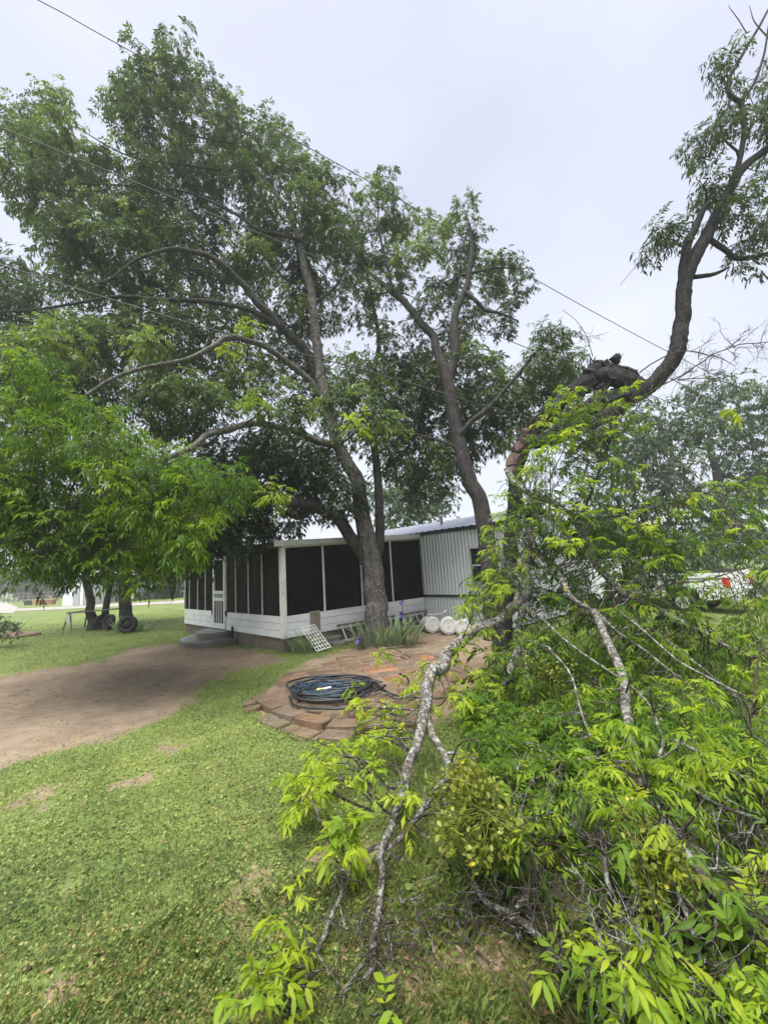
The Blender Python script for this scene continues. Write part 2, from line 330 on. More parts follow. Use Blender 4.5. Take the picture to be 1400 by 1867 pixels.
ground = tri_obj('ground', gvv, gf, M['ground'], att=mask.reshape(-1), org=np.zeros(3), smooth=True); tag(ground, kind='structure')
# road far on the left and its side track
ra, rb = G(-500,1141)[:2], G(345,1099.5)[:2]; rd = unit(np.array(rb)-ra); rn = np.array([-rd[1], rd[0]])
mb = MB(); S = np.linspace(-40, 95, 60); 
for k in range(len(S)-1):
    q = [np.array(ra)+rd*S[k+o]+rn*(e+0.25*sin(S[k+o]*0.6+e)) for o, e in ((0,0),(1,0),(1,3.6),(0,3.6))]
    mb.add([(p[0], p[1], 0.02+float(gz(p[0], p[1]))) for p in q], [(0,1,2,3)])
tag(obj('road', mb, M['road'], org=np.zeros(3)), kind='structure')
mb = MB(); q = Gp([(-260,1122),(25,1118),(35,1108),(0,1094),(-240,1100)]); mb.add([(x, y, 0.03) for x, y in q], [tuple(range(5))])
tag(obj('driveway', mb, M['road'], org=np.zeros(3)), kind='structure')

# ------------------------------------------------------------------ grass blades and clover (stuff)
def grass():
    n = 560000
    r = np.exp(rng.uniform(math.log(1.15), math.log(26), n)); th = rng.uniform(-1.05, 1.0, n)
    x = r*np.sin(th); y = r*np.cos(th); mk = dirtmask(x, y)
    thin = 0.30*np.clip(fbm(x, y, 0.9)+0.1, 0, 1)
    keep = (rng.random(n) > mk*1.3-0.12) & (rng.random(n) > thin)
    Pm = G(777,1138); Cm = G(518,1190); Lm = G(337,1153)
    keep &= ~inpoly_np(x, y, [tuple(Cm[:2]), tuple(Pm[:2]), tuple(Pm[:2]+6*unit(Lm-Cm)[:2]), tuple(Lm[:2])])
    dd = (x-ra[0])*rn[0]+(y-ra[1])*rn[1]; keep &= ~((dd > -0.1) & (dd < 3.7))
    x, y, r, mk = x[keep], y[keep], r[keep], mk[keep]; n = len(x); z = gz(x, y) - 0.02*mk
    tall = np.clip((x+0.25)*0.9, 0, 1)*np.clip(3.8-r, 0, 1)       # longer, unmown under the fallen limb
    clover = (rng.random(n) < 0.34*(1-tall))
    sc = 0.75+0.09*r
    h = np.where(clover, rng.uniform(0.008, 0.03, n), rng.uniform(0.018, 0.055, n)+0.09*tall*rng.random(n))*np.clip(0.8+0.06*r, 0.8, 1.5)*(1-0.5*mk)*(1+0.7*np.clip(fbm(x+2, y-1, 1.9)+.2, 0, 1)+0.5*np.clip(fbm(x, y, 6.5), 0, 1))
    a = rng.uniform(0, 2*pi, n); lean = rng.uniform(0.2, 1.1, n)
    dx, dy = np.cos(a), np.sin(a); wd = np.where(clover, rng.uniform(0.0025, 0.0048, n)*np.clip(.5+.14*r, .5, 1)/np.clip(.75+.02*r, .75, 1), rng.uniform(0.0011, 0.0021, n))*sc
    b = np.stack([x, y, z], 1); dh = np.stack([dx, dy, np.zeros(n)], 1); sd_ = np.stack([-dy, dx, np.zeros(n)], 1); up = np.array([0,0,1.0])
    # blade: base-left, base-right, tip (bent by a mid point)
    mid = b + dh*(h*lean*0.35)[:,None] + up*(h*0.6)[:,None]; tip = b + dh*(h*lean)[:,None] + up*(h*np.clip(1.15-0.35*lean, 0.3, 1))[:,None]
    v0 = b - sd_*wd[:,None]; v1 = b + sd_*wd[:,None]; v2 = mid + sd_*(wd*0.8)[:,None]; v3 = tip
    c0 = b + up*h[:,None]; L = (wd*2.1)[:,None]; tl = rng.normal(0, 0.35, (n,2))
    q = [c0 - dh*L, c0 + sd_*L*0.8 + up*L*tl[:,:1], c0 + dh*L + up*L*tl[:,1:], c0 - sd_*L*0.8 - up*L*tl[:,:1]]
    V = np.stack([np.where(clover[:,None], q[i], (v0, v1, v2, v3)[i]) for i in range(4)], 1).reshape(-1, 3)
    i0 = np.arange(n)*4; two_ = clover | (r < 2.6); V.reshape(-1,4,3)[~two_,2] = tip[~two_]; F = np.concatenate([np.stack([i0, i0+1, i0+2], 1), np.stack([i0, i0+2, i0+3], 1)[two_]])
    att = np.clip(0.45 - 0.10*clover + 0.20*fbm(x, y, 0.7) + 0.18*fbm(x+3, y, 2.4) + 0.10*fbm(x, y+4, 8.0) + rng.normal(0, 0.2, n) + 0.2*mk - 0.28*tall, 0, 0.93)
    dry = rng.random(n) < 0.06+0.22*np.clip(fbm(x+9, y+2, 1.3)-.15, 0, 1)+0.12*np.clip(3.2-r, 0, 1)*np.clip(.4-x, 0, 1)+0.25*mk+0.10*tall; att[dry] = rng.uniform(0.88, 1.0, dry.sum())
    o = tri_obj('lawn_grass', V, F, M['grass'], att=np.repeat(att, 4), org=np.zeros(3)); tag(o, 'short green lawn grass and clover with bare patches', 'grass', kind='stuff')
grass()

# ------------------------------------------------------------------ porch and mobile home
C0 = G(518,1190); L0 = G(337,1153); R0 = G(777,1138)
lv = unit(L0-C0); rv = unit(R0-C0); lnrm = np.array([lv[1]*1.0, -lv[0], 0]); 
if lnrm @ (CAM-C0) < 0: lnrm = -lnrm
rnrm = np.array([rv[1], -rv[0], 0])
if rnrm @ (CAM-C0) < 0: rnrm = -rnrm
UP = np.array([0,0,1.0]); LL = np.linalg.norm(L0-C0); RL = np.linalg.norm(R0-C0)
def par(A, d, x, z):                    # distance along wall A+d*s whose point at height z sits on photo column x
    lo, hi = -0.5, 12.0; up_ = PX(A+d*hi+UP*z)[0,0] > PX(A+d*lo+UP*z)[0,0]
    for _ in range(40):
        m = (lo+hi)/2
        if (PX(A+d*m+UP*z)[0,0] < x) == up_: lo = m
        else: hi = m
    return lo
porch = thing('screened_porch', tuple(C0), 'white boarded porch with black screen panels beside the grey metal home', 'porch')
def wallbox(name, A, d, nrm, s0, s1, z0, z1, out0, out1, mat_, parent, jit=0.0):
    mb = MB(); c = A + d*(s0+s1)/2 + UP*(z0+z1)/2 + nrm*(out0+out1)/2
    ax = d*(s1-s0)/2 + UP*jit; mb.obox(c, ax, nrm*(out1-out0)/2, UP*(z1-z0)/2); return obj(name, mb, mat_, parent)
ZB, ZT = 0.30, 0.79
mb = MB(); ins = 0.03
q = [C0-lnrm*ins-rnrm*ins, R0-rnrm*ins, R0+lv*LL, L0-lnrm*ins]
mb.prism([p[:2] for p in q], -0.15, ZB); obj('foundation', mb, M['concrete'], porch)
mb = MB(); mb.prism([(p-0.12*lnrm-0.12*rnrm)[:2] for p in q], ZB+0.002, ZB+0.06); obj('floor', mb, M['greywood'], porch)
dL = par(C0, lv, 412.5, 1.3); dR = par(C0, lv, 391, 1.3)        # door span along the left wall
pS0 = par(C0, rv, 566, 0.6); pS1 = par(C0, rv, 582, 0.6)        # small hatch in the right wall
BH = (ZT-ZB)/3
for k in range(3):
    z0, z1 = ZB+k*BH+0.005, ZB+(k+1)*BH-0.004
    for s0, s1 in ((0.0, dL-0.04), (dR+0.04, LL)): wallbox('siding_board', C0, lv, lnrm, s0, s1, z0, z1, -0.02+0.003*k, 0.012-0.002*k+random.uniform(0,.004), M['white'], porch)
    for s0, s1 in ((0.0, pS0-0.02), (pS1+0.02, RL)): wallbox('siding_board', C0, rv, rnrm, s0, s1, z0, z1, -0.02+0.003*k, 0.012-0.002*k+random.uniform(0,.004), M['white'], porch)
wallbox('backing_wall', C0, lv, lnrm, 0.03, dL-0.05, ZB+0.01, ZT-0.01, -0.06, -0.024, M['greywood'], porch)
wallbox('backing_wall', C0, lv, lnrm, dR+0.05, LL, ZB+0.01, ZT-0.01, -0.06, -0.024, M['greywood'], porch)
wallbox('backing_wall', C0, rv, rnrm, 0.03, RL, ZB+0.01, ZT-0.01, -0.06, -0.024, M['greywood'], porch)
# hatch
hd = wallbox('hatch', C0, rv, rnrm, pS0, pS1, ZB+0.08, ZT+0.01, -0.02, 0.004, M['wood'], porch); hd['label'] = 'small weathered wooden pet hatch'
for s0, s1, z0, z1 in ((pS0-.02, pS0+.03, ZB+.05, ZT+.03),(pS1-.03, pS1+.02, ZB+.05, ZT+.03),(pS0+.03, pS1-.03, ZT-.03, ZT+.03),(pS0+.03, pS1-.03, ZB+.05, ZB+.11)):
    wallbox('hatch_frame', C0, rv, rnrm, s0, s1, z0, z1, -0.02, 0.022, M['wood'], hd)
ET, ER = 2.42, 2.60                       # eave heights at the outer corner and at the home
def top(s): return ET-0.02 + (ER-ET)*s/RL
lx = [par(C0, lv, x, 1.5) for x in (507, 479, 454, 431)] + [dL-0.03, dR+0.03] + [par(C0, lv, x, 1.5) for x in (376, 362, 347)] + [LL]
lx[0] = 0.06
for i in range(len(lx)-1):
    if i == 4: continue
    s0, s1 = lx[i], lx[i+1]
    mb = MB(); nU, nV = 7, 9; vs_ = []
    for b_ in range(nV):
        for a_ in range(nU):
            u_, v_ = a_/(nU-1), b_/(nV-1); wv = 0.012*sin(u_*7+i*2)*sin(v_*5+i)*(1 if 0 < u_ < 1 else 0)
            vs_.append(C0+lv*(s0+(s1-s0)*u_)+UP*(ZT+(ET-0.06-ZT)*v_)+lnrm*(-0.012+wv))
    mb.add(vs_, [(b_*nU+a_, b_*nU+a_+1, (b_+1)*nU+a_+1, (b_+1)*nU+a_) for b_ in range(nV-1) for a_ in range(nU-1)])
    obj('screen_panel', mb, M['screen'], porch, True)
for s in lx[1:4]+lx[6:9]: wallbox('batten', C0, lv, lnrm, s-0.013, s+0.013, ZT-0.005, ET-0.06, 0.005, 0.028, M['white_trim'], porch)
wallbox('batten', C0, lv, lnrm, LL-0.05, LL, ZT, ET-0.06, -0.03, 0.03, M['white_trim'], porch)
rx_ = [0.06]+[par(C0, rv, x, 1.6) for x in (589.5, 658, 713)]+[RL-0.02]
for i in range(len(rx_)-1):
    s0, s1 = rx_[i], rx_[i+1]; mb = MB(); nU, nV = 9, 9; vs_ = []
    for b_ in range(nV):
        for a_ in range(nU):
            u_, v_ = a_/(nU-1), b_/(nV-1); s_ = s0+(s1-s0)*u_; wv = 0.01*sin(u_*6+i*2)*sin(v_*5+i)*(1 if 0 < u_ < 1 else 0)
            vs_.append(C0+rv*s_+UP*(ZT+(top(s_)-0.06-ZT)*v_)+rnrm*(-0.012+wv))
    mb.add(vs_, [(b_*nU+a_, b_*nU+a_+1, (b_+1)*nU+a_+1, (b_+1)*nU+a_) for b_ in range(nV-1) for a_ in range(nU-1)])
    obj('screen_panel', mb, M['screen'], porch, True)
for s in rx_[1:4]: wallbox('batten', C0, rv, rnrm, s-0.02, s+0.02, ZT-0.005, top(s)-0.05, 0.005, 0.03, M['white_trim'], porch)
mb = MB(); mb.obox(C0+UP*(ZB+ET-0.06)/2-lnrm*0.02-rnrm*0.02, rv*0.055, lv*0.055, UP*(ET-0.06-ZB)/2); obj('corner_post', mb, M['white_trim'], porch)
# head rails, fascia, roof
wallbox('head_rail', C0, lv, lnrm, 0.0, LL, ET-0.06, ET-0.01, -0.04, 0.018, M['corr'], porch)
mb = MB(); mb.beam(C0+UP*(ET-0.045)+rnrm*0.0, R0+UP*(ER-0.045)+rnrm*0.0, 0.05, 0.05); obj('head_rail', mb, M['white_trim'], porch)
mb = MB(); mb.beam(C0-rv*0.22+UP*(ET+0.025)+rnrm*0.12, R0+UP*(ER+0.03)+rnrm*0.12, 0.03, 0.13); obj('fascia', mb, M['fascia'], porch)
# corrugated roof sheet: waves run from home to the left eave
mb = MB(); nW = 180; vs_ = []
for i in range(nW+1):
    s = -0.10 + (LL+0.25)*i/nW; wv = 0.016*sin(i*pi/2*0.999)
    for e, z in ((-0.25, ET+0.035), (RL+0.02, ER+0.055)): vs_.append(C0+lv*s+rv*e+UP*(z+wv+0.03))
fs_ = [(2*i, 2*i+1, 2*i+3, 2*i+2) for i in range(nW)]; mb.add(vs_, fs_); mb.add([np.array(p)-UP*0.02 for p in vs_], [f[::-1] for f in fs_])
obj('roof_sheet', mb, M['corr'], porch)
for k in range(8):
    s = 0.3+k*0.85; mb = MB(); mb.beam(C0+lv*s+rv*(-0.2)+UP*(ET-0.015), C0+lv*s+rv*RL+UP*(ER-0.01), 0.04, 0.07); obj('rafter', mb, M['greywood'], porch)
# screen door
door = MB(); dz0, dz1 = 0.32, 2.36; dm = (dL+dR)/2
for s0, s1, z0, z1 in ((dL, dL+.09, dz0, dz1),(dR-.09, dR, dz0, dz1),(dL+.09, dR-.09, dz1-.09, dz1),(dL+.09, dR-.09, dz0, dz0+.14),(dL+.09, dR-.09, dz0+.78, dz0+.86),(dL+.09, dR-.09, dz0+.98, dz0+1.06)):
    door.obox(C0+lv*(s0+s1)/2+UP*(z0+z1)/2+lnrm*0.03, lv*(s1-s0)/2, lnrm*0.018, UP*(z1-z0)/2)
door_o = obj('door', door, M['white'], porch); door_o['label'] = 'white wooden screen door with turned spindles'
for k in range(6):
    s = dL+.09+(dR-dL-.18)*(k+.5)/6; wallbox('spindle', C0, lv, lnrm, s-.013, s+.013, dz0+.855, dz0+.985, 0.02, 0.042, M['white'], door_o)
for k in range(3):
    s = dL+.09+(dR-dL-.18)*(k+1)/4; wallbox('baluster', C0, lv, lnrm, s-.016, s+.016, dz0+.135, dz0+.785, 0.02, 0.042, M['white'], door_o)
wallbox('door_screen', C0, lv, lnrm, dL+.085, dR-.085, dz0+.13, dz1-.085, -0.004, 0.008, M['screen'], door_o)
for s in (dL-.09, dR+.09):
    mb = MB(); c = C0+lv*s+UP*0.76+lnrm*0.03; sg = 1 if s < dm else -1
    mb.add([c+UP*.09, c-UP*.09, c+lv*sg*.10, c+UP*.09+lnrm*.02, c-UP*.09+lnrm*.02, c+lv*sg*.10+lnrm*.02], [(0,1,2),(5,4,3),(0,3,4,1),(1,4,5,2),(2,5,3,0)]); obj('bracket', mb, M['black'], porch)
for s0, s1 in ((dL-.045, dL-.005), (dR+.005, dR+.045)): wallbox('door_jamb', C0, lv, lnrm, s0, s1, ZB, ET-.06, -0.02, 0.034, M['white_trim'], porch)
# mobile home
home = thing('mobile_home', tuple(R0), 'grey corrugated metal mobile home behind the porch and leaning tree', 'house')
HX0, HX1, HD, HE = -2.75, LL+1.0, 3.2, 2.66
def hp(s, e, z): return R0+lv*s+rv*e+UP*z
def corrugated(s0, s1, z0, z1, off, per=0.112, amp=0.011):
    mb = MB(); n = int((s1-s0)/per*8); vs_ = []
    for i in range(n+1):
        s = s0+(s1-s0)*i/n; w_ = amp*np.clip(1.6*sin(2*pi*s/per), -1, 1)+off
        vs_ += [R0+lv*s+UP*z0-rv*w_, R0+lv*s+UP*z1-rv*w_]
    mb.add(vs_, [(2*i, 2*i+2, 2*i+3, 2*i+1) for i in range(n)]); return mb
wx0, wx1 = -2.55, -1.72     # window span
for s0, s1 in ((wx1, -0.02),(HX0, wx0)): obj('corrugated_panel', corrugated(s0, s1, 0.87, HE, 0.03), M['metal'], home)
obj('corrugated_panel', corrugated(wx0, wx1, 0.87, 1.15, 0.03), M['metal'], home); obj('corrugated_panel', corrugated(wx0, wx1, 2.15, HE, 0.03), M['metal'], home)
obj('skirting', corrugated(HX0, -0.02, 0.0, 0.80, 0.012), M['metal'], home)
def hbox(name, s0, s1, e0, e1, z0, z1, m_, par_): mb = MB(); mb.obox((hp(s0,e0,z0)+hp(s1,e1,z1))/2, lv*(s1-s0)/2, rv*(e1-e0)/2, UP*(z1-z0)/2); return obj(name, mb, m_, par_)
hbox('trim_band', HX0, -0.02, -0.05, 0.0, 0.80, 0.87, M['green_trim'], home)
hbox('wall_core', HX0+.03, HX1, 0.02, HD, 0.05, HE-.02, M['metal'], home)
win = hbox('window', wx0+.04, wx1-.04, -0.02, 0.015, 1.19, 2.11, M['glass'], home)
for s0, s1, z0, z1 in ((wx0, wx0+.05, 1.15, 2.15),(wx1-.05, wx1, 1.15, 2.15),(wx0+.05, wx1-.05, 2.10, 2.15),(wx0+.05, wx1-.05, 1.15, 1.20),(wx0+.05, wx1-.05, 1.63, 1.67)): hbox('window_frame', s0, s1, -0.055, 0.0, z0, z1, M['alu'], win)
hbox('eave_trim', HX0-.1, 0.1, -0.12, 0.0, HE-.03, HE+.06, M['green_trim'], home)
mb = MB(); RH = 0.46; nP = 44; vs_ = []
for i in range(nP*4+1):
    s = HX0-0.15+(HX1-HX0+0.3)*i/(nP*4); rb_ = 0.022 if i % 4 == 0 else 0.0
    vs_ += [hp(s, -0.16, HE+.065+rb_), hp(s, HD/2, HE+.065+RH+rb_), hp(s, HD+.16, HE+.065+rb_)]
k3 = nP*4; mb.add(vs_, [(3*i, 3*i+1, 3*i+4, 3*i+3) for i in range(k3)]+[(3*i+1, 3*i+2, 3*i+5, 3*i+4) for i in range(k3)]); obj('roof', mb, M['roof'], home)
for s in (HX0+.03, HX1):
    mb = MB(); mb.add([hp(s, 0, HE), hp(s, HD, HE), hp(s, HD/2, HE+RH)], [(0,1,2)]); obj('gable', mb, M['metal'], home)
vp = hp(par(R0+rv*1.0, lv, 792, 2.9) if False else -0.12, 0.9, HE+.25); mb = MB(); mb.lathe([(0.05,0),(0.05,.33),(0.075,.33),(0.075,.37),(0.05,.40)], vp, UP, 12); obj('vent_pipe', mb, M['alu'], home, True)
# round concrete steps at the door
stp = thing('concrete_steps', tuple(C0+lv*dm+lnrm*0.02), 'wet half-round concrete steps in two tiers below the screen door', 'steps')
for r_, z0, z1, b_ in ((1.12, -0.05, 0.13, .025), (0.66, 0.132, 0.29, .025)):
    mb = MB(); c = C0+lv*dm+lnrm*0.03; poly = [(c+lv*r_*cos(t_)*1.0+lnrm*r_*sin(t_)*0.9)[:2] for t_ in np.linspace(0, pi, 28)]
    mb.prism(poly, z0, z1, b_); obj('step', mb, M['step'], stp)
mb = MB(); p = C0+lv*(dL-0.62)+lnrm*0.10; mb.lathe([(0.035,0),(0.035,.42),(0.02,.45)], p, UP, 10); tag(obj('stub_post', mb, M['black'], None, True), 'short dark iron stub post by the concrete steps', 'post')

# ------------------------------------------------------------------ things along the wall
# ladder lying on its side
la, lb = C0+rv*par(C0, rv, 612, 0.1)+rnrm*0.30, C0+rv*(RL+0.12)+rnrm*0.30
lad = thing('ladder', tuple((la+lb)/2), 'aluminium ladder lying on its side against the porch wall', 'ladder')
for z, o_ in ((0.06, 0.0), (0.40, -0.22)): mb = MB(); mb.beam(la+UP*z+rnrm*o_, lb+UP*z+rnrm*o_, 0.03, 0.055); obj('rail', mb, M['alu'] if z < .2 else M['greywood'], lad)
nrg = 13
for k in range(nrg):
    p = la+(lb-la)*(k+.5)/nrg; mb = MB(); mb.beam(p+UP*0.07, p+UP*0.39-rnrm*0.21, 0.032, 0.025); obj('rung', mb, M['alu'], lad)
# leaning lattice
lt = thing('lattice_panel', tuple(G(580,1182)), 'white wooden lattice panel leaning beside the grass tuft', 'lattice')
p0, p1, p2 = D(549,1146,9.1), D(573,1139,9.15), D(603,1180,8.75); ex = p1-p0; ey = p2-p1
for k in range(6):
    a, b = p0+ex*(k/5), p0+ex*(k/5)+ey; mb = MB(); mb.beam(a, b, 0.017, 0.008, np.cross(ex, ey)); obj('slat', mb, M['fascia'], lt)
nn = unit(np.cross(ex, ey)); nn = nn if nn@(CAM-p0) > 0 else -nn
for k in range(8):
    a = p0+ey*(k/7)+nn*.009; mb = MB(); mb.beam(a-ex*.02, a+ex*1.02, 0.017, 0.008, np.cross(ex, ey)); obj('slat', mb, M['fascia'], lt)
# flat stones stacked by the wall
for (x, y, rr_, z, nm) in ((612,1176,.26,0.0,'lowest'),(606,1172,.22,.09,'middle'),(600,1170,.18,.17,'topmost')):
    c = G(x, y); mb = MB(); poly = [(c[0]+rr_*(1+.2*random.random())*cos(t_), c[1]+.7*rr_*(1+.2*random.random())*sin(t_)) for t_ in np.linspace(0, 2*pi, 9, endpoint=False)]
    mb.prism(poly, z, z+.085, .02); tag(obj('flat_stone', mb, M['rock']), f'{nm} flat grey stone in the small pile beside the lattice', 'stone', 'flat stones piled by the porch wall')
# white drums lying on their side
wl = ('leftmost white round drum lying on its side against the metal skirting', 'middle white round drum showing its round end by the skirting', 'rightmost white round drum half hidden by the fallen limb')
for (x, y, r_, a_), lb_ in zip(((790,1154,.205,.35),(819,1157,.215,.0),(845,1160,.20,-.2)), wl):
    c = G(x, y, 0)+UP*(r_+.0); ax = unit((CAM-c)*np.array([1,1,0])); ax = np.array([ax[0]*cos(a_)-ax[1]*sin(a_), ax[0]*sin(a_)+ax[1]*cos(a_), 0.08])
    t_ = thing('plastic_drum', tuple(c-UP*r_), lb_, 'drum', 'white drums along the skirting')
    mb = MB(); mb.lathe([(r_*.9,-.50),(r_*.97,-.45),(r_*.97,-.05),(r_,-.04),(r_,0.0),(r_*.93,.004)], c, ax, 32); obj('barrel', mb, M['whiteplastic'], t_, True)
    mb = MB(); mb.lathe([(r_*.80,-.03),(r_*.80,.012),(r_*.72,.018),(r_*.70,.008),(r_*.12,.008),(r_*.11,.02)], c, unit(ax), 32); obj('lid', mb, M['whiteplastic'], t_, False)
mb = MB(); mb.tube([D(778,1121,10.7), D(806,1120,10.6), D(813,1113,10.5)], 0.022, 8); tag(obj('plastic_pipe', mb, M['whiteplastic'], None, True), 'white plastic pipe lying across the round drums', 'pipe')

# ------------------------------------------------------------------ patio: each flagstone its own piece
PAT = Gp([(476,1266),(505,1240),(575,1218),(650,1197),(760,1186),(830,1208),(842,1245),(815,1285),(750,1312),(600,1318),(525,1298)])
mb = MB(); pc = np.mean(PAT, axis=0); mb.prism([tuple(pc+(np.array(p)-pc)*random.uniform(.9,1.02)) for p in PAT], -0.05, 0.050, 0.05)
soil = simple('patio_soil', (0.19,0.135,0.09), (0.10,0.07,0.045), 7, 0.9, bs=0.6)
patio = obj('patio', mb, soil, org=np.array([pc[0], pc[1], 0])); tag(patio, kind='structure')
def slab(name, c, hu, hv, rot, z0, z1, mat_, parent, jit=0.03, bev=0.015, tilt=0.01):
    cs = [(-1,-1),(0,-1),(1,-1),(1,0),(1,1),(0,1),(-1,1),(-1,0)]; poly = []
    for a_, b_ in cs:
        u_ = a_*hu+random.uniform(-jit, jit)*(1 if a_*b_ else .5); v_ = b_*hv+random.uniform(-jit, jit)*(1 if a_*b_ else .5); poly.append((c[0]+u_*cos(rot)-v_*sin(rot), c[1]+u_*sin(rot)+v_*cos(rot)))
    mb = MB(); mb.prism(poly, z0, z1, bev); tx, ty = random.uniform(-tilt, tilt), random.uniform(-tilt, tilt)
    mb.v = [(x, y, z+(x-c[0])*tx+(y-c[1])*ty) for x, y, z in mb.v]; v = np.array(mb.v); me = bpy.data.meshes.new(name)
    o_ = np.array([c[0], c[1], z0]); me.from_pydata((v-o_).tolist(), [], mb.f); me.materials.append(mat_); o = bpy.data.objects.new(name, me); link(o); o.parent = parent; o.location = o_-ORG[parent.name]; ORG[o.name] = o_; return o
rot0 = math.atan2(rv[1], rv[0])-0.35; v_ = -6.0
while v_ < 6:
    hv = random.uniform(.10, .19); u_ = -6+random.random()
    while u_ < 6:
        hu = random.uniform(.10, .30); c = (pc[0]+(u_+hu)*cos(rot0)-(v_+hv)*sin(rot0), pc[1]+(u_+hu)*sin(rot0)+(v_+hv)*cos(rot0))
        if inpoly(c, PAT) and (inpoly((pc[0]+(c[0]-pc[0])*1.16, pc[1]+(c[1]-pc[1])*1.16), PAT) or random.random() < .6): slab('flagstone', c, hu-.02, hv-.02, rot0+random.uniform(-.16,.16), 0.0, 0.064+random.uniform(-.010, .012), M['stone'], patio, .045, .02, .03)
        u_ += 2*hu
    v_ += 2*hv
edge = [np.array(G(x, y)[:2]) for x, y in ((470,1274),(507,1300),(545,1316),(600,1327),(660,1331),(720,1328),(780,1318))]
for row, (off, zt) in enumerate(((0.0, .075), (0.21, .025))):
    for i in range(len(edge)-1):
        a, b = edge[i], edge[i+1]; d_ = unit(b-a); nrm_ = np.array([d_[1], -d_[0]]); L_ = np.linalg.norm(b-a); k = max(1, round(L_/.36))
        if row == 1 and (i == 0 or i > 3): continue
        for q_ in range(k):
            c = a+d_*L_*(q_+.5)/k+nrm_*off; slab('edging_stone', c, L_/k/2-.012, .10, math.atan2(d_[1], d_[0])+random.uniform(-.08,.08), -0.03, zt+random.uniform(-.012,.012), M['stone'], patio, .015, .012, .05)
for x, y in ((462,1296),(455,1286)):
    c = G(x, y); slab('edging_stone', c, .10, .06, random.random(), -.02, .05, M['stone'], patio, .02, .01, .1)

# hose coil, blue rope
def coil(name, cx, ru, rvv, z, loops, r_, mat_, sd_, seed, parent=None, ends=()):
    rs = np.random.default_rng(seed); pts = []
    for k in range(loops):
        a0, b0 = ru*(1-rs.uniform(0,.36)), rvv*(1-rs.uniform(0,.5)); ox, oy = rs.normal(0, .11, 2); tw = rs.normal(0, .32)
        for t_ in np.linspace(0, 2*pi, 26, endpoint=False):
            sq = 1-0.10*cos(2*t_)+.07*sin(3*t_+k); x_, y_ = a0*sq*cos(t_+.3)+ox, b0*sin(t_+.3)+oy
            pts.append([cx[0]+x_*cos(tw)-y_*sin(tw), cx[1]+x_*sin(tw)+y_*cos(tw), z+r_+r_*(2.2+1.6*sin(2*t_+k*1.9)+0.25*k)])
    pts = np.array(pts); ker = np.ones(9)/9
    sm = np.stack([np.convolve(np.pad(pts[:,i], 4, 'edge'), ker, 'valid') for i in range(3)], 1)
    if len(ends): sm = np.vstack([sm, catmull(np.vstack([sm[-1], ends]), 8)])
    mb = MB(); mb.tube(sm, r_, 8); return obj(name, mb, mat_, parent, True)
def catmull(P_, n=8):
    P_ = np.asarray(P_, float); P2 = np.vstack([2*P_[0]-P_[1], P_, 2*P_[-1]-P_[-2]]); out = []
    for i in range(1, len(P2)-2):
        for t_ in np.linspace(0, 1, n, endpoint=False):
            a, b, c, d_ = P2[i-1:i+3]; out.append(0.5*((2*b)+(-a+c)*t_+(2*a-5*b+4*c-d_)*t_**2+(-a+3*b-3*c+d_)*t_**3))
    out.append(P2[-2]); return np.array(out)
hc = G(612,1262,.08); hc[2] = 0
hz = .09
hth = thing('garden_hose', (hc[0], hc[1], .08), 'black rubber hose coiled in loose loops on the stone patio', 'hose')
coil('hose_coil', hc, .80, .58, hz, 12, .0145, M['hose'], 0, 3, hth)
e = [G(505,1262,hz+.02), G(540,1287,hz+.02), G(600,1292,hz+.02), G(660,1290,hz+.02), G(700,1291,hz+.02)]
mb = MB(); mb.tube(catmull([G(528,1270,hz+.03)]+e[1:], 8), .015, 8); obj('loose_end', mb, M['hose'], hth, True)
mb = MB(); mb.lathe([(.022,0),(.026,.01),(.026,.06),(.018,.08)], e[-1], unit(e[-1]-e[-2]), 12); obj('coupling', mb, M['whiteplastic'], hth, True)
mb = MB(); mb.tube(catmull([G(680,1240,hz+.03), G(705,1262,hz+.02), G(730,1268,hz+.02), G(745,1255,hz+.1), G(742,1236,hz+.1), G(728,1228,hz+.05)], 8), .015, 8); obj('loose_loop', mb, M['hose'], hth, True)
bc = G(590,1262,.1); bc[2] = 0
bt = thing('blue_rope', (bc[0], bc[1], .12), 'blue rope with a yellow and white nozzle lying inside the hose coil', 'rope')
coil('rope_coil', bc, .46, .36, hz+.035, 10, .0085, M['blue'], 0, 9, bt)
a, b = G(577,1258,hz+.12), G(600,1254,hz+.12); mb = MB(); mb.lathe([(.014,0),(.019,.02),(.019,.05),(.012,.085)], a, unit(b-a), 12); obj('nozzle_head', mb, M['yellow'], bt, True)
mb = MB(); mb.lathe([(.012,.085),(.012,.13),(.016,.14),(.016,.19),(.009,.20)], a, unit(b-a), 12); obj('nozzle_body', mb, M['whiteplastic'], bt, True)

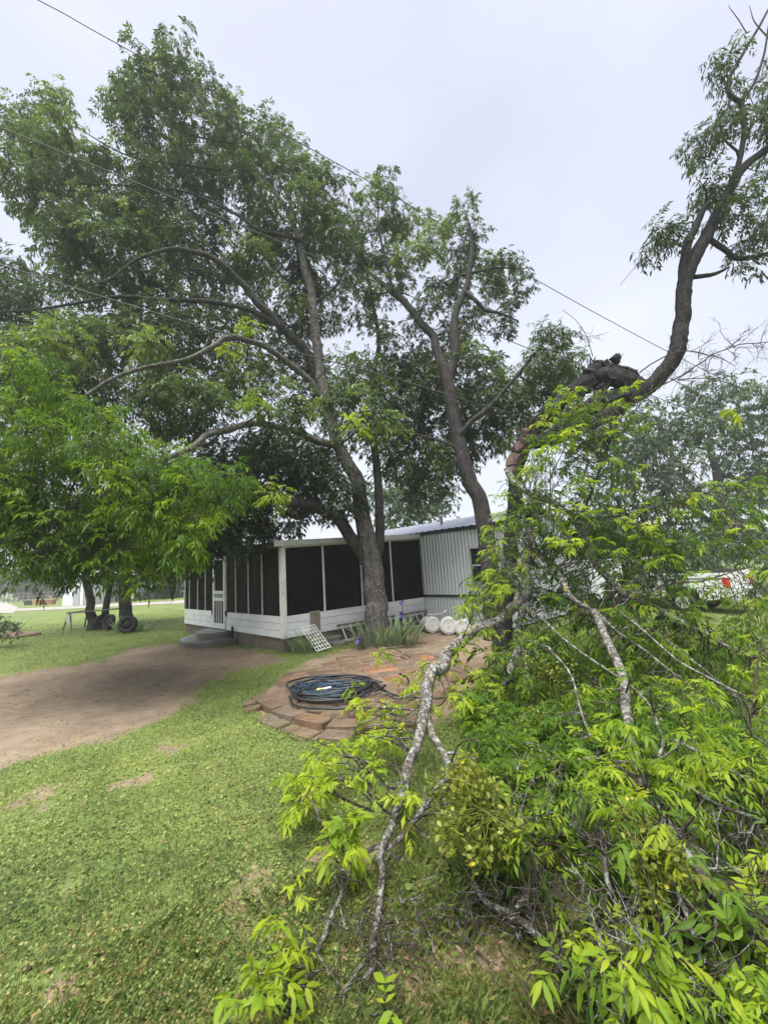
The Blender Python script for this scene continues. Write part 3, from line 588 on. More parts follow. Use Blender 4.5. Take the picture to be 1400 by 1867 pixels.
# ------------------------------------------------------------------ leaves
LOD2 = True
def leaf_arrays(b, d, nrm, l, wd, hi, droop=0.18, fold=0.16):
    n = len(b); side = np.cross(d, nrm); side /= np.linalg.norm(side, axis=1)[:,None]+1e-9
    nrm = np.cross(side, d); dz = np.array([0,0,-1.0]); l_ = l[:,None]; w_ = wd[:,None]
    if n > 1: droop = droop*rng.uniform(-.2, 2.4, (n,1)); fold = fold*rng.uniform(.2, 2.0, (n,1))
    def at(t): return b + d*l_*t + dz*l_*droop*t*t
    if hi == 2:
        ts = (0.22, 0.5, 0.78); hw = (0.36, 0.5, 0.30); cols = [b]
        for t_, h in zip(ts, hw):
            c = at(t_); cols += [c - side*w_*h + nrm*w_*fold*h*2, c, c + side*w_*h + nrm*w_*fold*h*2]
        cols.append(at(1.0)); k = 11
        fc = [(0,3,2),(0,2,1)]
        for s in (1, 4): fc += [(s+1,s+2,s+5),(s+1,s+5,s+4),(s,s+1,s+4),(s,s+4,s+3)]
        fc += [(8,9,10),(7,8,10)]
    elif hi == 0 and LOD2:
        c = at(0.45); cols = [b, c-side*w_*.5, at(1.0), c+side*w_*.5]; k = 4; fc = [(0,2,1),(0,3,2)]
    else:
        c = at(0.45); cols = [b, c-side*w_*.5+nrm*w_*fold, c, c+side*w_*.5+nrm*w_*fold, at(1.0)]; k = 5
        fc = [(0,3,2),(0,2,1),(2,3,4),(1,2,4)]
    V = np.stack(cols, 1).reshape(-1, 3); fc = np.array(fc); F = (np.arange(n)[:,None,None]*k + fc[None]).reshape(-1, 3); return V, F, k
def compound(P_, Dr, L_, nl, ll, ratio, att, rs):
    """pinnate leaves: rachis from P_ along Dr, nl leaflets -> arrays of leaflets"""
    n = len(P_); Dr = Dr/np.linalg.norm(Dr, axis=1)[:,None]; upv = np.array([0,0,1.0])
    sd_ = np.cross(Dr, upv); bad = np.linalg.norm(sd_, axis=1) < .1; sd_[bad] = (1,0,0); sd_ /= np.linalg.norm(sd_, axis=1)[:,None]
    B, DD, NN, LE, WD, AT = [], [], [], [], [], []
    pr = nl//2
    for i in range(nl):
        term = i == nl-1; t_ = 1.0 if term else 0.28+0.66*(i//2)/max(1, pr-1) if pr > 1 else .6
        sg = 0 if term else (1 if i % 2 else -1)
        tan = Dr + np.array([0,0,-1.0])*(0.7*t_); tan /= np.linalg.norm(tan, axis=1)[:,None]
        pos = P_ + Dr*(L_*t_)[:,None] + np.array([0,0,-1.0])*(L_*0.35*t_*t_)[:,None]
        dd = tan*0.75 + sd_*sg*0.85 + np.array([0,0,-1.0])*(0.30) + rs.normal(0, .20, (n,3)); dd /= np.linalg.norm(dd, axis=1)[:,None]
        nn_ = upv + rs.normal(0, .35, (n,3)) + 0*dd; nn_ = nn_ - dd*(nn_*dd).sum(1)[:,None]; nn_ /= np.linalg.norm(nn_, axis=1)[:,None]+1e-9
        le = ll*rs.uniform(.7, 1.15, n)*(1.15 if term else 0.8+0.3*t_); B.append(pos); DD.append(dd); NN.append(nn_); LE.append(le); WD.append(le*ratio*rs.uniform(.8,1.2,n)); AT.append(np.clip(att+rs.normal(0,.07,n), 0, 1))
    return [np.concatenate(q) for q in (B, DD, NN, LE, WD, AT)]
def rand_dirs(n, rs, zb=0.0, zs=1.0):
    v = rs.normal(0, 1, (n,3)); v[:,2] = v[:,2]*zs+zb; return v/np.linalg.norm(v, axis=1)[:,None]
def twigmesh(segs, nside=3):
    """segs: list of (pts array, r0, r1) -> numpy tris"""
    V, F, b = [], [], 0; ang = np.linspace(0, 2*pi, nside, endpoint=False)
    for pts, r0, r1 in segs:
        pts = np.asarray(pts); k = len(pts); t_ = np.gradient(pts, axis=0); t_ /= np.linalg.norm(t_, axis=1)[:,None]+1e-12
        ref = np.array([0.3,0.2,1.0]); a = np.cross(t_, ref); a /= np.linalg.norm(a, axis=1)[:,None]+1e-9; c = np.cross(t_, a); r = np.linspace(r0, r1, k)[:,None,None]
        ring = pts[:,None,:] + r*(np.cos(ang)[None,:,None]*a[:,None,:]+np.sin(ang)[None,:,None]*c[:,None,:]); V.append(ring.reshape(-1,3))
        i, j = np.meshgrid(np.arange(k-1), np.arange(nside), indexing='ij'); q = (j+1) % nside
        A1, B1, C1, D1 = b+i*nside+j, b+i*nside+q, b+(i+1)*nside+q, b+(i+1)*nside+j
        F += [np.stack([A1,B1,C1],-1).reshape(-1,3), np.stack([A1,C1,D1],-1).reshape(-1,3)]; b += k*nside
    return np.concatenate(V), np.concatenate(F)
def arc(p, q, rs, sag=0.08, n=5):
    t_ = np.linspace(0, 1, n)[:,None]; L_ = np.linalg.norm(q-p); o_ = rs.normal(0, 1, 3)*min(L_*0.09, .12); o_[2] += sag*min(L_, 1.2)
    return p+(q-p)*t_ + o_*np.sin(pi*t_) + rs.normal(0, min(.012*L_, .02), (n,3))*np.sin(pi*t_)

class Tree:
    def __init__(s, name, base, label, cat='tree', group=None, seed=1):
        s.root = thing(name, tuple(base), label, cat, group); s.samples = []; s.segs = []; s.leaves = []; s.rs = np.random.default_rng(seed)
    rk = 0.84; crook = 0.30
    def limb(s, pts, mat_, name='limb', sides=10, wob=0.035, dense=6, world=False, anchor=True, flare=0.0):
        P_ = np.array([(*((p[0],p[1],p[2]) if world else D(p[0],p[1],p[2])), p[3]) for p in pts]); C_ = catmull(P_, dense); rad = np.maximum(C_[:,3]*s.rk, .004); q = C_[:,:3].copy()
        jit = s.rs.normal(0, 1, q.shape)*rad[:,None]*0.04; kr = max(2, len(q)//4); lo_ = s.rs.normal(0, 1, (kr+2, 3)); xi = np.linspace(0, kr+1, len(q)); jit += np.stack([np.interp(xi, np.arange(kr+2), lo_[:,i]) for i in range(3)], 1)*np.minimum(rad, .10)[:,None]*s.crook; jit[0] = 0; q += jit
        if flare: rad = rad*(1+flare*np.exp(-np.maximum(q[:,2]-q[0,2], 0)/0.22))
        mb = MB(); mb.tube(q, rad, sides, wob); o = obj(name, mb, mat_, s.root, True)
        if anchor: s.samples += [(q[i], rad[i]) for i in range(len(q))]
        return o
    def gnarl(s, pts, mat_, name, sides=14):
        P_ = np.array([(*D(p[0], p[1], p[2]), p[3]) for p in pts]); C_ = catmull(P_, 5); q = C_[:,:3]+s.rs.normal(0, .022, (len(C_), 3)); rad = np.maximum(C_[:,3], .01)*s.rs.uniform(.68, 1.25, len(C_)); mb = MB(); mb.tube(q, rad, sides, .10); return obj(name, mb, mat_, s.root)
    def splinters(s, c, d_, n, L_, r_, mat_, name='splinter', spread=.5):
        for k in range(n):
            a = c+s.rs.normal(0, r_*1.6, 3); e = unit(np.asarray(d_)+s.rs.normal(0, spread, 3)); l = L_*s.rs.uniform(.4, 1.2); mb = MB(); mb.tube([a-e*l*.3, a+e*l*.3+s.rs.normal(0,.01,3), a+e*l], [r_, r_*.8, r_*.08], 5, .15); obj(name, mb, mat_, s.root)
    def near(s, p, pref=None):
        if not hasattr(s, '_sp') or len(s._sp) != len(s.samples): s._sp = np.array([a for a, b in s.samples]); s._sr = np.array([b for a, b in s.samples])
        d_ = np.linalg.norm(s._sp-p, axis=1)+np.maximum(s._sr-.12, 0)*4; i = d_.argmin(); return s._sp[i], s._sr[i]
    def clumps(s, centres, R, nspray, ncomp, nl, ll, ratio, L_, att, branch=True, flat=0.75, twr=0.010, hubs=True):
        rs = s.rs
        if branch and s.samples and hubs:
            for c in centres[::6]:
                p, pr = s.near(np.asarray(c)); L_h = np.linalg.norm(c-p); path = arc(p, np.asarray(c), rs, .10, 9); path[1:-1] += rs.normal(0, .03, (7,3)); r0 = min(pr*.75, .018+.016*L_h); s.segs.append((path, r0, r0*.35)); s.samples += [(path[i], r0*(1-.6*i/8)) for i in range(2, 9)]
        for c in centres:
            c = np.asarray(c); r = R*rs.uniform(.7, 1.3); a0 = np.clip(att[0]+(att[1]-att[0])*rs.random(), 0, 1)
            if branch and s.samples:
                p, pr = s.near(c); s.segs.append((arc(p, c, rs), min(pr*.7, twr*1.6+.006*np.linalg.norm(c-p)), twr*.6))
            k = max(2, int(nspray*rs.uniform(.7, 1.3))); dirs = rand_dirs(k, rs, .1, flat); rad = r*rs.random(k)**.45
            pos = c+dirs*rad[:,None]
            for q in pos: s.segs.append((arc(c, q, rs, .05, 3), twr*.5, twr*.2))
            P_ = np.repeat(pos, ncomp, 0)+rs.normal(0, ll*.35, (k*ncomp,3)); dr = np.repeat(dirs, ncomp, 0)*.7+rand_dirs(k*ncomp, rs, -.15, .6)
            s.leaves.append(compound(P_, dr, L_*rs.uniform(.7,1.2,k*ncomp), nl, ll, ratio, a0+rs.normal(0,.06,k*ncomp), rs))
    def bake(s, leafm, twigm, hi=0, crown='crown', droop=.18, top_n=0, limit_z=None):
        if s.segs:
            V, F = twigmesh(s.segs); o = tri_obj('twigs', V, F, twigm, s.root); o['kind'] = 'stuff'
        A = [np.concatenate(q) for q in zip(*s.leaves)]
        if limit_z is not None: k = A[0][:,2] > limit_z; A = [a[k] for a in A]
        if top_n:
            pp = PX(A[0]+A[1]*A[3][:,None]*.5); size = A[3]/np.maximum(pp[:,2], .3); vis = (pp[:,0] > 5) & (pp[:,0] < 1395) & (pp[:,1] > 0) & (pp[:,1] < 1860) & (pp[:,2] > .4)
            size = np.where(vis, size, 0)*s.rs.uniform(.8, 1.2, len(size)); idx = np.argsort(-size)[:top_n]; s.single(A, idx, leafm, droop); k = np.ones(len(A[0]), bool); k[idx] = False; A = [a[k] for a in A]
        if hi == 2:
            pp = PX(A[0]); far = A[3]*FPX/np.maximum(pp[:,2], .3) < 27; B_ = [a[far] for a in A]; A = [a[~far] for a in A]
            V, F, kk = leaf_arrays(B_[0], B_[1], B_[2], B_[3], B_[4], 1, droop); o = tri_obj(crown, V, F, leafm, s.root, att=np.repeat(B_[5], kk)); o['kind'] = 'stuff'
        V, F, kk = leaf_arrays(A[0], A[1], A[2], A[3], A[4], hi, droop); o = tri_obj(crown, V, F, leafm, s.root, att=np.repeat(A[5], kk)); o['kind'] = 'stuff'
    def single(s, A, idx, leafm, droop):
        var = []
        for k in range(10):
            V, F, kk = leaf_arrays(np.zeros((1,3)), np.array([[1.,0,0]]), np.array([[0,0,1.]]), np.ones(1), np.full(1, A[4].mean()/A[3].mean()*s.rs.uniform(.85,1.15)), 2, droop)
            me = tri_mesh('leaf', V, F, np.full(len(V), .35+.065*k)); me.materials.append(leafm); var.append(me)
        org = ORG[s.root.name]
        for i in idx:
            d_, n_ = A[1][i], A[2][i]; y_ = np.cross(n_, d_); l = A[3][i]; m = np.eye(4); m[:3,0] = d_*l; m[:3,1] = y_*l; m[:3,2] = n_*l; m[:3,3] = A[0][i]-org
            o = bpy.data.objects.new('leaf', var[int(np.clip((A[5][i]-.35)/.065, 0, 9))]); link(o); o.parent = s.root; o.matrix_basis = mathutils.Matrix(m.tolist())
def scatter(poly, n, dist, rs, holes=(), jitter=True):
    xs = [p[0] for p in poly]; ys = [p[1] for p in poly]; out = []; tries = 0
    while len(out) < n and tries < n*60:
        tries += 1; p = (rs.uniform(min(xs), max(xs)), rs.uniform(min(ys), max(ys)))
        if not inpoly(p, poly) or any(inpoly(p, h) for h in holes): continue
        if all((p[0]-q[0])**2+(p[1]-q[1])**2 > dist*dist*rs.uniform(.4,1) for q in out): out.append(p)
    return out

# ------------------------------------------------------------------ the big leaning shade tree
T1 = G(690,1172)
big = Tree('shade_tree', T1, 'large leaning grey-barked shade tree with wide crown in front of the porch', seed=11); big.rk = .68
big.limb([(691,1178,9.41,.44),(688,1130,9.41,.40),(683,1080,9.42,.38),(676,1020,9.45,.355),(664,950,9.5,.29),(648,880,9.55,.26),(628,830,9.6,.235),(612,795,9.65,.22),(597,740,9.7,.205),(582,685,9.75,.20),(577,620,9.8,.185),(568,540,9.9,.165),(555,470,10.0,.145),(535,405,10.1,.12),(512,365,10.15,.10),(475,315,10.1,.08),(430,262,10.0,.06),(375,205,9.9,.04),(335,130,9.8,.025),(320,70,9.7,.012)], M['bark'], 'trunk', 24, .035, 7, flare=.25)
big.limb([(690,1010,9.6,.19),(690,940,9.75,.17),(685,860,9.95,.15),(681,790,10.1,.13),(682,700,10.3,.11),(690,620,10.5,.085),(672,520,10.6,.06),(655,430,10.6,.035),(640,340,10.5,.014)], M['bark_dark'], dense=6)
big.limb([(668,1030,9.42,.24),(648,992,9.35,.23),(612,945,9.2,.215),(575,925,9.0,.20),(530,915,8.6,.17),(480,900,8.1,.14),(430,890,7.6,.11),(370,900,7.1,.08),(300,930,6.7,.05),(230,960,6.4,.025)], M['bark_dark'])
big.limb([(575,928,9.0,.11),(545,945,8.9,.09),(520,935,8.8,.07)], M['bark_dark'])
big.limb([(620,812,9.6,.15),(585,802,9.3,.14),(540,788,9.0,.13),(485,773,8.5,.115),(435,778,8.0,.105),(390,790,7.6,.095),(345,818,7.2,.085),(300,836,6.9,.07),(240,830,6.6,.05),(180,800,6.3,.035),(110,810,6.0,.022),(40,830,5.8,.012)], M['bark'])
big.limb([(590,725,9.7,.13),(560,690,9.4,.12),(515,655,9.0,.11),(470,625,8.5,.10),(425,618,8.1,.09),(395,628,7.8,.08),(340,655,7.5,.07),(270,668,7.1,.055),(205,690,6.8,.045),(150,725,6.5,.032),(80,760,6.2,.02),(20,790,6.0,.01)], M['bark'])
big.limb([(585,700,9.75,.16),(560,645,9.6,.16),(515,598,9.3,.155),(475,558,9.0,.14),(445,520,8.8,.125),(405,480,8.5,.11),(360,460,8.3,.09),(310,456,8.1,.07),(250,475,7.9,.05),(200,510,7.8,.03),(150,520,7.7,.015)], M['bark_dark'])
big.limb([(505,590,9.2,.11),(450,560,8.9,.10),(380,548,8.6,.085),(300,545,8.3,.075),(220,540,8.0,.06),(140,552,7.8,.045),(60,565,7.6,.03),(-40,570,7.5,.015)], M['bark_dark'])
big.limb([(535,405,10.1,.09),(530,350,10.2,.07),(535,290,10.3,.045),(500,230,10.3,.02)], M['bark'])
big.limb([(470,312,10.1,.06),(400,310,9.7,.05),(330,300,9.3,.04),(250,290,9.0,.03),(170,250,8.7,.02),(90,190,8.4,.01)], M['bark_dark'])
big.limb([(550,440,10.0,.08),(480,420,9.6,.065),(420,385,9.3,.05),(340,350,9.0,.04),(240,340,8.7,.028),(140,330,8.4,.018),(60,300,8.2,.01)], M['bark_dark'])
big.limb([(430,262,10,.04),(330,240,9.6,.03),(260,180,9.4,.02),(235,100,9.3,.01)], M['bark_dark'])
big.limb([(565,560,9.9,.07),(620,510,10.2,.05),(640,430,10.4,.03),(620,330,10.4,.012)], M['bark_dark'])
big.limb([(600,900,9.5,.06),(570,880,9.3,.045),(545,862,9.1,.03),(538,855,9.0,.012)], M['bark'])
big.limb([(-30,1000,5.2,.045),(30,978,5.3,.045),(80,955,5.4,.042),(120,932,5.6,.036),(150,905,5.9,.03),(185,860,6.2,.03),(190,805,6.35,.03)], M['bark'])
UPP = [(15,235),(55,180),(110,150),(135,225),(180,240),(225,150),(250,100),(292,92),(320,65),(340,92),(350,140),(402,158),(422,205),(445,235),(497,228),(537,262),(567,305),(600,330),(630,335),(645,430),(640,540),(600,600),(540,620),(440,580),(300,560),(150,540),(70,460),(40,350),(0,270)]
SHOW = [[(650,880),(612,795),(582,685),(577,620),(568,540),(555,470),(535,405),(475,315)],[(612,800),(540,788),(485,773),(435,778),(345,818),(300,836)],[(590,725),(515,655),(470,625),(425,618),(340,655),(205,690)],[(585,700),(515,598),(445,520),(360,460)],[(640,985),(575,925),(500,905)]]
def behind(x, y, Y_, lines=SHOW, wd=19, to=10.6):
    for L_ in lines:
        for (x1, y1), (x2, y2) in zip(L_, L_[1:]):
            t_ = max(0, min(1, ((x-x1)*(x2-x1)+(y-y1)*(y2-y1))/((x2-x1)**2+(y2-y1)**2)))
            if math.hypot(x-x1-t_*(x2-x1), y-y1-t_*(y2-y1)) < wd: return max(Y_, to+big.rs.random()*.8)
    return Y_
HOLES = [[(395,335),(440,350),(450,400),(400,420),(385,380)],[(150,200),(200,210),(205,260),(160,240)],[(395,560),(440,570),(450,610),(410,600)],[(0,330),(40,350),(60,450),(0,450)]]
cs = [D(x, y, behind(x, y, big.rs.uniform(8.6, 11.8)-(400-x)*.0018)) for x, y in scatter(UPP, 225, 23, big.rs, HOLES)]
big.clumps(cs, .50, 24, 3, 7, .125, .36, .20, (.2, .85))
MID = [(0,640),(120,580),(300,560),(440,590),(560,650),(690,650),(700,780),(640,800),(560,760),(480,760),(400,760),(300,800),(200,760),(100,760),(0,760)]
cs = [D(x, y, behind(x, y, big.rs.uniform(7.8, 10.6)-(400-x)*.0035*(x < 400))) for x, y in scatter(MID, 120, 25, big.rs, [[(180,640),(260,640),(260,700),(200,700)]])]
big.clumps(cs, .46, 23, 3, 7, .12, .36, .20, (.3, 1.0))
LOWB = [(330,820),(480,790),(600,815),(640,870),(640,940),(560,930),(520,965),(470,960),(440,1000),(350,1020),(310,960)]
cs = [D(x, y, behind(x, y, big.rs.uniform(8.5, 10.0))) for x, y in scatter(LOWB, 85, 24, big.rs)]
big.clumps(cs, .44, 24, 3, 7, .12, .36, .20, (.05, .55))
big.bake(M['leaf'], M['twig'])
# its low branch hanging towards the camera: larger leaves, the light on them put into their colour (a second crown part of the same tree)
low = Tree.__new__(Tree); low.root = big.root; low.samples = big.samples; low.segs = []; low.leaves = []; low.rs = np.random.default_rng(5)
LOWL = [(-60,680),(60,660),(150,730),(250,800),(330,840),(420,862),(445,880),(405,918),(352,960),(335,1010),(320,1045),(250,1050),(140,1045),(60,1030),(0,1015),(-60,1000)]
cs = [D(x, y, low.rs.uniform(4.9, 7.2)) for x, y in scatter(LOWL, 185, 22, low.rs)]
low.clumps(cs, .34, 15, 3, 7, .095, .27, .17, (.0, .74))
low.clumps([D(x, y, low.rs.uniform(7.4, 8.6)) for x, y in ((470,740),(455,600),(470,890),(500,905),(420,640),(300,700),(120,640),(560,740),(640,770),(390,720),(250,640),(60,620),(440,930))], .30, 12, 3, 7, .105, .28, .19, (.6,.95))
EDGE = [(300,1030),(345,1000),(345,1040),(330,1050)]
low.clumps([D(x, y, 6.8) for x, y in scatter(EDGE, 5, 15, low.rs)], .25, 6, 3, 7, .11, .28, .2, (.1,.5))
low.bake(M['leaf_bright'], M['twig'], 1, 'low_branch_foliage', .22, 0, 1.35)

# ------------------------------------------------------------------ second tree, leaning trunk before the grey wall
T2 = G(900,1165)
two = Tree('leaning_tree', T2, 'dark-barked tree with forked leaning trunk before the grey metal wall', seed=21)
two.limb([(902,1172,9.05,.27),(896,1080,9.05,.25),(886,1000,9.1,.235),(876,935,9.15,.22),(857,872,9.2,.21),(838,815,9.25,.20),(824,745,9.35,.195),(812,690,9.4,.19),(800,650,9.5,.15),(785,612,9.6,.13),(755,575,9.7,.115),(725,540,9.8,.10),(695,518,9.9,.08),(665,490,10,.05),(640,450,10,.02)], M['bark_dark'], 'trunk', 22, .04, 7, flare=.2)
two.limb([(815,700,9.4,.15),(828,650,9.4,.14),(828,600,9.45,.13),(838,550,9.5,.11),(855,500,9.6,.09),(860,440,9.6,.055),(848,385,9.6,.02)], M['bark_dark'])
two.limb([(835,800,9.25,.09),(860,770,9.1,.085),(890,745,9.0,.075),(930,700,8.9,.06),(970,650,8.8,.04),(1005,605,8.7,.02)], M['bark_dark'])
two.limb([(845,530,9.5,.07),(880,560,9.4,.06),(910,570,9.3,.045),(945,585,9.3,.02)], M['bark_dark'])
two.limb([(715,535,9.8,.06),(705,480,9.8,.05),(690,420,9.8,.03),(690,340,9.8,.01)], M['bark_dark'])
two.limb([(850,500,9.6,.05),(900,490,9.5,.035),(945,490,9.4,.015)], M['bark_dark'])
two.limb([(835,815,9.25,.05),(790,800,9.4,.04),(740,790,9.6,.03),(690,800,9.8,.015)], M['bark_dark'])
TWO = [(650,370),(690,320),(715,345),(735,385),(780,390),(800,415),(845,360),(872,420),(905,450),(955,475),(958,560),(935,600),(925,650),(860,680),(800,640),(770,680),(720,690),(690,640),(660,560),(645,480)]
H2 = [[(735,480),(800,440),(800,500),(750,560)],[(780,560),(820,560),(815,620),(790,610)],[(870,600),(920,600),(925,650),(880,640)],[(690,560),(740,570),(730,610),(690,600)]]
SH2 = [[(860,880),(824,745),(812,690),(785,612),(725,540)],[(815,700),(828,600),(855,500)]]
cs = [D(x, y, behind(x, y, two.rs.uniform(9.3, 11.2), SH2, 26, 10.3)) for x, y in scatter(TWO, 66, 27, two.rs, H2)]
two.clumps(cs, .38, 22, 3, 7, .11, .38, .17, (.25, .9))
TW2 = [(700,680),(790,670),(860,690),(940,690),(990,650),(1050,670),(1050,720),(980,780),(900,830),(820,870),(770,900),(700,840),(660,780)]
cs = [D(x, y, behind(x, y, two.rs.uniform(9.6, 11.2), SH2, 26, 10.3)) for x, y in scatter(TW2, 85, 25, two.rs, [[(840,820),(900,800),(905,900),(850,880)]])]
two.clumps(cs, .46, 24, 3, 7, .12, .36, .19, (.2, .9))
cs = [D(x, y, two.rs.uniform(8.5, 9.2)) for x, y in scatter([(985,580),(1040,610),(1060,680),(1000,690),(960,650)], 14, 16, two.rs)]
two.clumps(cs, .28, 10, 3, 7, .11, .28, .2, (.2, .6))
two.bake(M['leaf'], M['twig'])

# ------------------------------------------------------------------ broken tree on the right
T3 = G(918,1180)
bro = Tree('broken_tree', T3, 'storm-broken dark tree whose torn trunk bends over into a tall curving limb', seed=31); bro.rk = .68; bro.crook = .14
bro.limb([(915,1188,7.9,.24),(922,1100,7.85,.215),(930,1020,7.8,.20),(936,950,7.7,.195),(938,890,7.6,.19),(944,840,7.45,.20),(962,800,7.3,.21),(985,778,7.1,.10)], M['bark_black'], 'trunk', 18, .07, 9, flare=.2)
bro.limb([(955,808,7.3,.19),(1000,800,7.0,.20),(1050,782,6.8,.19),(1095,762,6.6,.17),(1140,735,6.5,.17),(1178,708,6.4,.185),(1212,675,6.35,.185),(1234,630,6.3,.18),(1244,580,6.3,.17),(1246,530,6.3,.165),(1262,475,6.3,.16),(1292,425,6.3,.15),(1318,370,6.3,.135),(1352,310,6.3,.11),(1400,270,6.3,.09),(1470,230,6.3,.07)], M['bark_black'], 'limb', 22, .05, 8)
bro.limb([(950,815,7.3,.14),(975,790,7.1,.16),(1003,755,6.9,.17),(1035,718,6.8,.18),(1078,692,6.7,.22),(1115,688,6.6,.23),(1150,700,6.5,.21),(1185,712,6.4,.16)], M['bark_black'], 'limb', 22, .075, 9)
bro.gnarl([(1050,725,6.75,.10),(1075,700,6.7,.15),(1082,676,6.7,.13),(1090,664,6.7,.10),(1100,672,6.68,.11),(1112,690,6.62,.13)], M['bark_black'], 'torn_stub')
bro.gnarl([(1090,715,6.65,.10),(1110,690,6.6,.12),(1118,670,6.6,.08),(1123,655,6.6,.06),(1124,650,6.6,.02)], M['bark_black'], 'torn_stub')
bro.gnarl([(1112,668,6.6,.05),(1140,674,6.55,.07),(1160,690,6.5,.075),(1170,712,6.5,.05)], M['bark_black'], 'torn_stub')
bro.gnarl([(1010,790,6.9,.14),(1050,755,6.75,.17),(1090,735,6.65,.17),(1130,722,6.55,.16),(1165,712,6.45,.13)], M['bark_black'], 'split_limb')
bro.gnarl([(930,860,7.4,.10),(945,830,7.35,.13),(958,800,7.2,.12),(968,780,7.1,.07)], M['torn'], 'torn_wood')
bro.splinters(D(966,780,7.08), (.1,-.2,1), 9, .22, .022, M['torn']); bro.splinters(D(985,765,7.0), (.5,-.1,.7), 7, .25, .022, M['bark_black'])
bro.splinters(D(1086,668,6.68), (-.2,-.2,1), 9, .20, .022, M['bark_black']); bro.splinters(D(1122,660,6.6), (.2,0,1), 5, .13, .018, M['bark_black']); bro.splinters(D(1150,690,6.5), (.3,-.3,-.6), 6, .25, .016, M['torn'])
bro.limb([(1250,540,6.3,.12),(1246,500,6.28,.115),(1250,450,6.25,.11),(1268,410,6.25,.095),(1285,375,6.25,.06)], M['bark_black'])
bro.limb([(1285,430,6.3,.07),(1318,452,6.25,.065),(1345,470,6.2,.06),(1390,465,6.1,.055),(1460,450,6.0,.04)], M['bark_black'])
bro.limb([(1265,505,6.3,.06),(1300,500,6.2,.05),(1330,487,6.15,.02)], M['bark_black'])
bro.limb([(1325,350,6.3,.08),(1345,300,6.35,.07),(1355,240,6.4,.065),(1350,190,6.4,.06),(1328,172,6.4,.06),(1330,140,6.45,.055),(1355,95,6.5,.045),(1385,45,6.5,.035),(1420,-20,6.6,.02)], M['bark_black'])
bro.limb([(1350,185,6.4,.04),(1375,150,6.4,.036),(1392,100,6.4,.03),(1400,50,6.4,.022),(1410,-10,6.4,.015)], M['bark_black'])
bro.limb([(1360,60,6.5,.014),(1345,35,6.5,.012),(1330,15,6.5,.008),(1328,8,6.5,.005)], M['twig']); bro.limb([(1400,70,6.5,.02),(1375,40,6.5,.014),(1365,10,6.5,.007)], M['twig'])
bro.limb([(1265,435,6.2,.02),(1235,445,6.1,.015),(1195,460,6.0,.011),(1160,485,5.95,.007),(1130,520,5.9,.004)], M['twig'])
for poly, n, att in (([(1285,90),(1350,50),(1400,60),(1470,60),(1470,240),(1400,260),(1360,200),(1310,170)], 15, (0,.4)), ([(1265,210),(1340,200),(1340,240),(1300,290),(1255,310)], 9, (0,.35)), ([(1355,210),(1440,190),(1470,300),(1380,260)], 10, (0,.3)),
    ([(1300,360),(1350,310),(1470,270),(1470,430),(1400,450),(1310,440)], 19, (.0,.45)), ([(1200,405),(1250,400),(1240,430),(1160,475)], 5, (0,.4)), ([(1260,330),(1300,300),(1310,350),(1265,380)], 4, (0,.4)), ([(1330,440),(1400,420),(1380,480),(1330,480)], 4, (0,.2))):
    bro.clumps([D(x, y, bro.rs.uniform(5.9, 6.9)) for x, y in scatter(poly, n, 14, bro.rs)], .20, 9, 3, 7, .10, .30, .17, att, True, .8, .006)
bro.clumps([D(x, y, bro.rs.uniform(5.3, 7.2)) for x, y in scatter([(1480,60),(1900,100),(1900,520),(1480,480)], 40, 14, bro.rs)], .3, 8, 2, 7, .095, .27, .17, (0,.4), True, .8, .008)
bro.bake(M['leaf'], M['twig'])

# ------------------------------------------------------------------ fallen limb in front
Tree.rk = 0.62; Tree.crook = .6
fal = Tree('fallen_limb', G(860,1330), 'fallen lichen-covered limb with bright young leaves sprawling over the lawn', 'limb', seed=41)
LI = M['bark_lichen']; TP = M['twig_pale']
fal.limb([(925,856,7.2,.10),(940,884,7.0,.10),(972,905,6.8,.095),(1015,922,6.6,.09),(1045,948,6.4,.085),(1072,990,6.2,.085),(1092,1035,6.0,.08),(1125,1075,5.8,.07),(1190,1108,5.4,.065),(1249,1137,5.0,.05),(1300,1165,4.7,.035),(1370,1200,4.4,.02)], LI)
fal.limb([(962,950,6.1,.085),(962,1010,5.9,.10),(963,1060,5.7,.115),(945,1100,5.5,.12),(905,1128,5.3,.115),(860,1155,5.05,.11),(825,1185,4.75,.11),(800,1222,4.4,.105),(782,1262,4.05,.09),(766,1305,3.75,.075),(752,1360,3.4,.062),(738,1412,3.1,.052),(718,1486,2.72,.042),(701,1538,2.5,.034),(697,1585,2.36,.028),(691,1650,2.17,.025),(681,1741,1.98,.022),(672,1782,1.91,.019),(660,1840,1.82,.012)], LI, 'limb', 16, .06, 7)
fal.limb([(775,1281,3.95,.06),(784,1322,3.7,.052),(804,1371,3.4,.045),(816,1404,3.2,.04),(800,1441,3.0,.036),(763,1482,2.8,.028),(730,1527,2.6,.024),(704,1544,2.5,.02)], LI)
fal.limb([(704,1544,2.5,.024),(664,1558,2.45,.022),(635,1589,2.36,.02),(623,1626,2.25,.018),(607,1671,2.13,.018),(578,1745,1.98,.016),(549,1807,1.86,.012),(530,1850,1.8,.006)], LI)
fal.limb([(812,1375,3.4,.02),(861,1383,3.4,.018),(911,1396,3.35,.015),(956,1400,3.3,.01),(985,1420,3.2,.005)], LI)
fal.limb([(955,1100,5.5,.07),(950,1182,5.2,.065),(964,1235,4.9,.055),(976,1297,4.5,.045),(993,1380,3.8,.03),(1010,1450,3.3,.015)], LI)
fal.limb([(945,1175,5.2,.07),(930,1215,5.0,.07),(911,1252,4.8,.065),(890,1300,4.4,.055),(876,1330,4.15,.045),(866,1371,3.85,.02)], LI)
